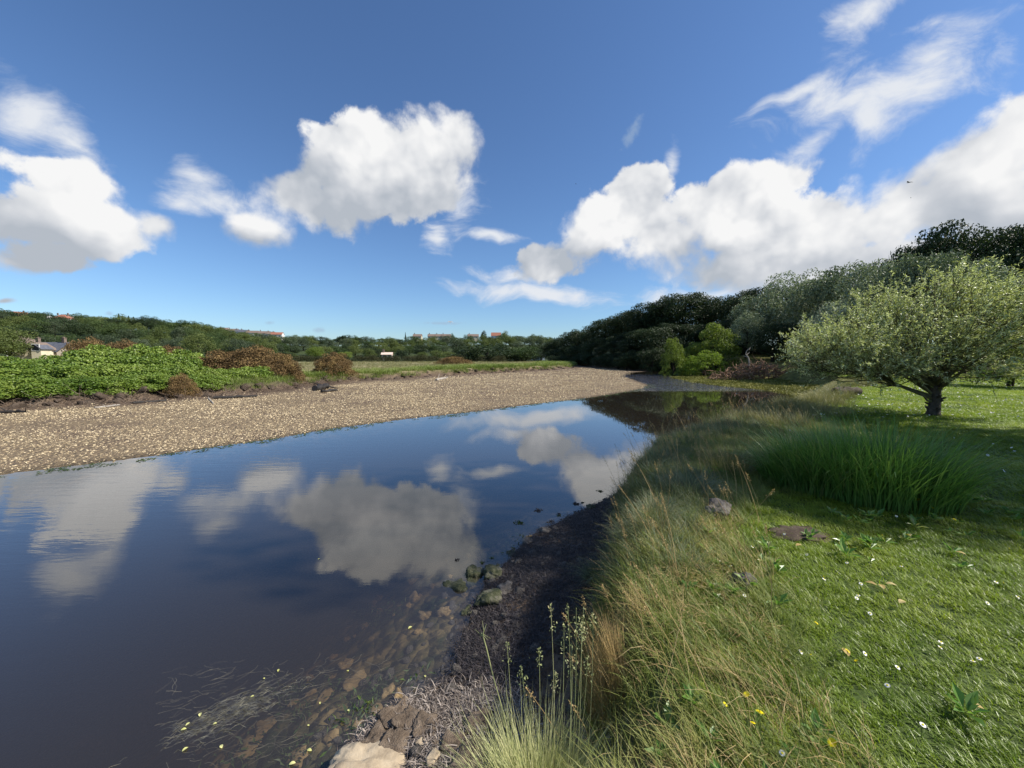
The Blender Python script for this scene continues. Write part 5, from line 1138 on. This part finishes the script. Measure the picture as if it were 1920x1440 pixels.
st = thing('leaning_stalk', 'single pale broken stalk with pink tip leaning over the mud left of the bleached grass', 'stalk', c0)
mb = MB(); pts = np.array([atY(960, 1440, 1.72), atY(945, 1340, 1.73), atY(925, 1270, 1.75), atY(912, 1215, 1.76), atY(905, 1190, 1.77), atY(912, 1170, 1.78)])-c0; mb.tube(pts, [.003, .0028, .0025, .0032, .0028, .001], 5)
for q in range(9): mb.tube([pts[4]+r.normal(size=3)*.004, pts[4]+r.normal(size=3)*.02], [.0018, .0006], 3)
obj('stalk', mb.mesh('stalk', M['pale_grass'], True), st)
tb_ = MB()
xa, ya, za, m = sample(1.2, 9.5, 4.6, 14, 14, lambda x, y, w, l, r: (r > -0.05) & (r < .55))
for x, y, z in zip(xa, ya, za):
    h = rng.uniform(.55, .95); a = rng.uniform(0, 6.28); b = np.array([x, y, z]); ln = rng.uniform(.05, .5)
    stem_with_head(tb_, b, b+np.array([math.cos(a)*h*ln, math.sin(a)*h*ln, h]), rng, .14, .04, .014)
tag(obj('rim_stalks', tb_.mesh('rim_stalks', M['reed'])), 'tall thin flowering grass stalks standing up against the pool', 'grass', None, 'stuff')
# scattered tall seeding stalks over the bank
sb = MB()
xa, ya, za, m = sample(0.2, 7.5, 1.6, 12, 15, lambda x, y, w, l, r: (r > 0.0) & (r < 1.1+.1*y))
for x, y, z in zip(xa, ya, za):
    h = rng.uniform(.35, .62); a = rng.normal(LEANDIR, .9); b = np.array([x, y, z]); ln = rng.uniform(.1, .7)
    stem_with_head(sb, b, b+np.array([math.cos(a)*h*ln, math.sin(a)*h*ln, h]), rng, .09, .03, .009)
tag(obj('seeding_stalks', sb.mesh('seeding_stalks', M['straw'])), 'thin straw coloured flowering grass stalks standing over the bank', 'grass', None, 'stuff')

# ------------------------------------------------------------------ flowers
def petals_mesh(name, mat, n, R, w, layers=1, cup=.2):
    mb = MB()
    for l in range(layers):
        for i in range(n):
            a = 2*PI*(i+.5*l)/n; d = np.array([math.cos(a), math.sin(a), 0]); s_ = np.array([-d[1], d[0], 0]); Rl = R*(1-.3*l); z = .002*l
            mb.add([d*R*.12+[0, 0, z], d*Rl*.6+s_*w+[0, 0, z+cup*Rl*.4], d*Rl+[0, 0, z+cup*Rl*.5], d*Rl*.6-s_*w+[0, 0, z+cup*Rl*.4]], quads=[(0, 1, 2, 3)])
    return mb.mesh(name, mat)
PY = petals_mesh('petals', M['yellow'], 13, .017, .0045, 3); PW = petals_mesh('petals', M['white_petal'], 16, .011, .002, 1, .1)
mb = MB(); mb.tube([(0, 0, -.004), (0, 0, .004)], [.004, .003], 8); CY = mb.mesh('disc', M['yellow'])
mb = MB(); mb.tube([(0, 0, 0), (.004, .002, .05), (0, 0, .10)], [.0014, .0012, .001], 5, cap=False); ST = mb.mesh('stem', M['stem'], True)
def flower(name, label, px, py, kind, group=None, h=.10, s_=1.0):
    p = on_ground(px, py+6, .98); t = thing(name, label, 'flower', p, rng.uniform(0, 6), group)
    obj('stem', ST, t, None, None, (1, 1, h/.10)); pe = obj('petals', PY if kind == 'y' else PW, t, (0, 0, h), (rng.uniform(.2, .7), rng.uniform(-.4, .4), 0), s_)
    if kind == 'w': obj('disc', CY, pe)
for px, py, lab, s_ in [(1398, 1331, 'bright yellow dandelion like flower, upper of the two in the sunlit rough grass', 1.0), (1423, 1366, 'bright yellow flower, lower of the two in the sunlit rough grass', 1.0), (1358, 1350, 'small yellow flower left of the two bright ones', .6), (1558, 1426, 'large yellow flower at the bottom edge on the lawn', 1.1), (1603, 1264, 'small yellow flower in the middle of the lawn', .7), (1587, 1245, 'yellow flower beside a dry leaf above the middle lawn flower', .7),
                        (1529, 1190, 'small yellow flower beside dry stalks at the edge of the shade', .6), (1721, 946, 'yellow flower at the foot of the tall sedge, first from the left', 1.3), (1746, 961, 'yellow flower at the foot of the tall sedge, second from the left', 1.1), (1797, 955, 'yellow flower in the shade right of the sedge', 1.3), (1788, 985, 'small yellow flower lowest in the shade right of the sedge', .8), (1700, 1016, 'yellow flower in the shaded grass in front of the sedge', 1.1), (1410, 1387, 'small orange yellow flower under the pair of bright ones', .6)]:
    flower('yellow_flower', lab, px, py, 'y', None, .09, s_*1.05)
for px, py in [(1543, 1093), (1544, 1098), (1613, 1107), (1689, 1073), (1653, 1012), (1587, 1066), (1762, 1221), (1761, 1231), (1681, 1270), (1822, 1258), (1834, 1253), (1866, 1104), (1880, 1105), (1728, 1382), (1620, 1243), (1465, 1437), (1891, 1038), (1608, 1130), (1605, 1135), (1512, 1050), (1630, 1165), (1500, 1240), (1518, 1245), (1680, 975), (1735, 940), (1715, 1010), (1906, 1133), (1850, 1145), (1662, 1305), (1470, 1010), (1410, 1035), (1369, 1072), (1395, 1130)]:
    flower('daisy', 'small white daisy in the lawn of the near bank', px, py, 'w', 'white daisies on the near lawn', .07, 1.1)
DS = petals_mesh('daisy_head', M['white_petal'], 8, .02, .008, 1, .1)
xa, ya, za, m = sample(3, 30, 4.6, 26, 5.5, lambda x, y, w, l, r: (r > 1.6) & (fbm(x, y, .5, 3) > -.05))
scatter('daisy_heads', np.stack([xa, ya, za+.075], 1), rnd(0, 6.28, len(xa)), rnd(.5, 1.1, len(xa))*(1+.03*ya), [DS], 'white clover and daisy heads dotted over the far lawn', 'flowers', tilt=rng.normal(0, .4, (len(xa), 2)))

# ------------------------------------------------------------------ driftwood and debris
def crooked(p0, d, L, n, r, wob=.35, rise=0.0):
    d = np.array(d, float); d /= np.linalg.norm(d); pts = [np.array(p0, float)]
    for i in range(n):
        d = d+r.normal(size=3)*wob; d[2] += rise; d /= np.linalg.norm(d); pts.append(pts[-1]+d*L/n)
    return np.array(pts)
r = np.random.default_rng(31)
c0 = at(1412, 711, .10); Yd = c0[1]; mpp = Yd/F
t = thing('driftwood_pile', 'tangled heap of brown driftwood and roots below the silvery trees', 'driftwood', c0)
for k in range(22):
    u = r.uniform(-1, 1); b = np.array([u*72*mpp, r.uniform(-1.2, .4), .05+max(0, 1.0-abs(u))*r.random()*1.5])
    mb = MB(); pts = crooked(b, (r.normal(), r.normal()*.4, r.uniform(-.1, .5)), r.uniform(1.2, 3.0), 7, r, .30); pts[:, 2] = np.maximum(pts[:, 2], .03); mb.tube(pts, np.linspace(r.uniform(.05, .10), .02, 8), 6); obj('branch', mb.mesh('branch', M['dead_wood'], True), t)
mb = MB()
for k in range(420):
    u = np.clip(r.normal(0, .5), -1.1, 1.1); hgt = max(.2, 1.0-u*u*.7); b = np.array([u*70*mpp, r.uniform(-1.2, .6), r.random()*hgt*1.7])
    pts = crooked(b, r.normal(size=3)+[0, 0, .3], r.uniform(.4, 1.3), 5, r, .5); pts[:, 2] = np.maximum(pts[:, 2], .02); mb.tube(pts, np.linspace(.045, .014, 6)*r.uniform(.7, 1.5), 4)
o = obj('root_tangle', mb.mesh('root_tangle', M['dead_wood'], True), t); o['kind'] = 'stuff'
# long fallen branches left of the pile
for a, b_, lab in [((1352, 706), (1275, 701), 'long thin fallen branch reaching left from the driftwood pile over the mud'), ((1362, 704), (1318, 697), 'fallen branch sloping up left of the driftwood pile')]:
    p0 = at(*a, .15); p1 = at(*b_, .15) if a[1]-b_[1] < 6 else atY(*b_, p0[1]); mb = MB(); q = np.linspace(0, 1, 9)[:, None]; pts = (p1-p0)*q+np.array([0, 0, .25])*np.sin(q*PI)+np.array([0, 0, .08])+r.normal(size=(9, 3))*.05
    mb.tube(pts, np.linspace(.10, .03, 9), 6); tag(obj('fallen_branch', mb.mesh('fallen_branch', M['dead_wood'], True), None, p0), lab, 'branch')
# bleached sapling
p0 = at(1404, 706, .2); mb = MB(); Y0 = Yd+.2
pts = np.array([atY(1404, 700, Y0), atY(1404, 690, Y0), atY(1405, 680, Y0), atY(1403, 670, Y0), atY(1398, 664, Y0), atY(1400, 658, Y0), atY(1406, 652, Y0)])-p0; mb.tube(pts, [.10, .09, .08, .07, .05, .035, .02], 7)
mb.tube(np.array([atY(1403, 670, Y0), atY(1396, 668, Y0), atY(1393, 667, Y0)])-p0, [.05, .035, .02], 5); mb.tube(np.array([atY(1400, 665, Y0), atY(1405, 661, Y0+.2), atY(1405, 655, Y0+.2), atY(1408, 650, Y0+.3)])-p0, [.04, .03, .02, .012], 5)
tag(obj('dead_sapling', mb.mesh('dead_sapling', M['pale_wood'], True), None, p0), 'bare white dead sapling standing up out of the driftwood pile', 'dead tree')
# log on the bank, wet timber at the foot of the far bank
p0 = on_ground(1587, 741, .98); mb = MB(); hw = 29/F*p0[1]; q = np.linspace(-1, 1, 10); pts = np.stack([q*hw, q*.15, .10+.02*np.sin(q*6)], 1); mb.tube(pts+[0, 0, .06], .17+.03*np.sin(q*9+1), 9)
for k in range(10): b = pts[r.integers(1, 9)]+r.normal(size=3)*.05; mb.tube([b, b+r.normal(size=3)*.16+[0, 0, .06]], [.035, .012], 5)
tag(obj('rotten_log', mb.mesh('rotten_log', M['bark'], True), None, p0), 'short rough brown log lying in the dry grass left of the willow', 'log')
for (a, b_, rad, mat, lab) in [((590, 733), (613, 728), .20, 'black_wood', 'thick black wet log stump at the foot of the far grassy bank'), ((603, 736), (632, 733), .09, 'black_wood', 'thinner black timber lying right of the black stump'), ((400, 748), (482, 744), .07, 'black_wood', 'long dark pole lying along the mud below the wide brown gorse'), ((818, 714), (838, 709), .12, 'pale_wood', 'weathered plank lying at the foot of the far grassy bank'),
                              ((176, 746), (224, 760), .035, 'pale_wood', 'thin pale branch lying down the mud below the green thicket'), ((0, 775), (48, 773), .06, 'black_wood', 'dark timber on the mud at the left edge'), ((510, 722), (516, 711), .16, 'black_wood', 'small black stump at the right end of the wide brown gorse'), ((250, 757), (312, 752), .06, 'black_wood', 'dark rotten branch on the mud right of the pale branch'), ((390, 735), (400, 757), .035, 'pale_wood', 'pale stick leaning out of the bank at the right end of the thicket')]:
    p0 = on_ground(*a, .3); p1 = on_ground(*b_, .3); mb = MB(); n = 8; q = np.linspace(0, 1, n)[:, None]; pts = (p1-p0)*q+np.array([0, 0, rad*.6]); pts[:, 2] = np.array([gz(*(p0[:2]+pp[:2])) for pp in pts])-p0[2]+rad*.7+r.normal(size=n)*rad*.2; mb.tube(pts, rad*r.uniform(.8, 1.2, n), 8)
    for k in range(4): b2 = pts[r.integers(0, n)]; mb.tube([b2, b2+r.normal(size=3)*rad*2+[0, 0, rad]], [rad*.4, rad*.12], 5)
    tag(obj('driftwood_timber', mb.mesh('driftwood_timber', M[mat], True), None, p0), lab, 'driftwood')
# twigs and broken turf along the foot of the far bank
tw = MB()
xa, ya, za, m = sample(-40, -8, 13, 34, 5, lambda x, y, w, l, r: (l > -1.1) & (l < 0.7))
for x, y, z in zip(xa, ya, za):
    for k in range(3):
        pts = crooked((x+rng.normal()*.2, y+rng.normal()*.2, z+.02+.25*rng.random()), (rng.normal(), -.6+rng.normal()*.4, rng.normal()*.5), rng.uniform(.3, 1.0), 4, rng, .35); tw.tube(pts, np.linspace(.012, .004, 5), 3, cap=False)
tag(obj('dead_twigs', tw.mesh('dead_twigs', solid_mat('dead_twig', [(.05, .035, .025), (.14, .10, .075), (.26, .21, .16)], 1.0, .9), True)), 'tangle of dead twigs and roots along the foot of the thicket', 'twigs', None, 'stuff')
CL = [rock_mesh('turf_clod', M['soil'], 300+i, (.5, .35, .22), 2, .35, 1.5) for i in range(3)]
xa, ya, za, m = sample(-45, 24, 13, 100, 1.6, lambda x, y, w, l, r: (l > -0.5) & (l < 0.75) & (r < -2))
scatter('turf_clods', np.stack([xa, ya, za], 1), rnd(0, 6.28, len(xa)), rnd(.25, .8, len(xa)), CL, 'dark clods of broken turf along the cut edge of the far bank', 'clods', tilt=rng.normal(0, .3, (len(xa), 2)))

xa, ya, za, m = sample(-0.2, 3.2, 1.8, 8, 14, lambda x, y, w, l, r: (r > -0.22) & (r < 0.14) & (w < -.05))
scatter('bank_clods', np.stack([xa, ya, za], 1), rnd(0, 6.28, len(xa)), rng.uniform(.05, .22, len(xa)), CL, 'slumped clods of turf and soil at the foot of the near bank', 'clods', tilt=rng.normal(0, .4, (len(xa), 2)))
# ------------------------------------------------------------------ birds
def bird(label, px, py, Y, span, mat, roll=0.0, yaw=0.0, flap=.3):
    p = atY(px, py, Y); t = thing('bird', label, 'bird', p); t.rotation_euler = (roll, 0, yaw)
    V, T = IC[2]; b = V*np.array([span*.055, span*.20, span*.05]); b[:, 0] *= 1-.55*np.clip(-V[:, 1], 0, 1)
    mb = MB(); mb.add(b, tris=T); hd = V*span*.045+np.array([0, span*.20, span*.02]); mb.add(hd, tris=T); mb.tube([(0, span*.23, span*.02), (0, span*.30, span*.01)], [span*.015, span*.003], 5)
    mb.add([(-span*.02, -span*.15, 0), (span*.02, -span*.15, 0), (span*.05, -span*.27, 0), (-span*.05, -span*.27, 0)], quads=[(0, 1, 2, 3)]); obj('body', mb.mesh('body', M[mat], True), t)
    for s_ in (-1, 1):
        mb = MB(); n = 7; q = np.linspace(0, 1, n); x = s_*q*span*.5; z = span*flap*.5*np.sin(q*PI*.7)*(1-.4*q); yy = span*.08*np.sin(q*PI)-span*.10*q**2; ch = span*.085*(1-q**3*.9)
        up = np.stack([x, yy+ch, z], 1); lo = np.stack([x, yy-ch, z-.004], 1); V2 = np.concatenate([up, lo, up-[0, 0, span*.012], lo-[0, 0, span*.008]]); i = np.arange(n-1)
        mb.add(V2, quads=np.concatenate([np.stack([i, i+1, n+i+1, n+i], 1), np.stack([2*n+i, 3*n+i, 3*n+i+1, 2*n+i+1], 1), np.stack([i, 2*n+i, 2*n+i+1, i+1], 1), np.stack([n+i, n+i+1, 3*n+i+1, 3*n+i], 1)])); obj('wing', mb.mesh('wing', M[mat], True), t)
bird('grey gull gliding low over the far skyline with tilted wings', 844, 604, 70, 1.15, 'bird_grey', .9, .5, .15)
bird('grey gull gliding with spread wings before the white clouds at the right', 1705, 342, 60, 1.25, 'bird_grey', .1, .3, .25)
bird('small dark bird high over the middle of the picture', 1080, 345, 80, .5, 'bird_dark', .2, 1.0, .5)
bird('tiny pale bird below the gull at the right', 1708, 371, 130, .8, 'bird_grey', .2, .6, .3)
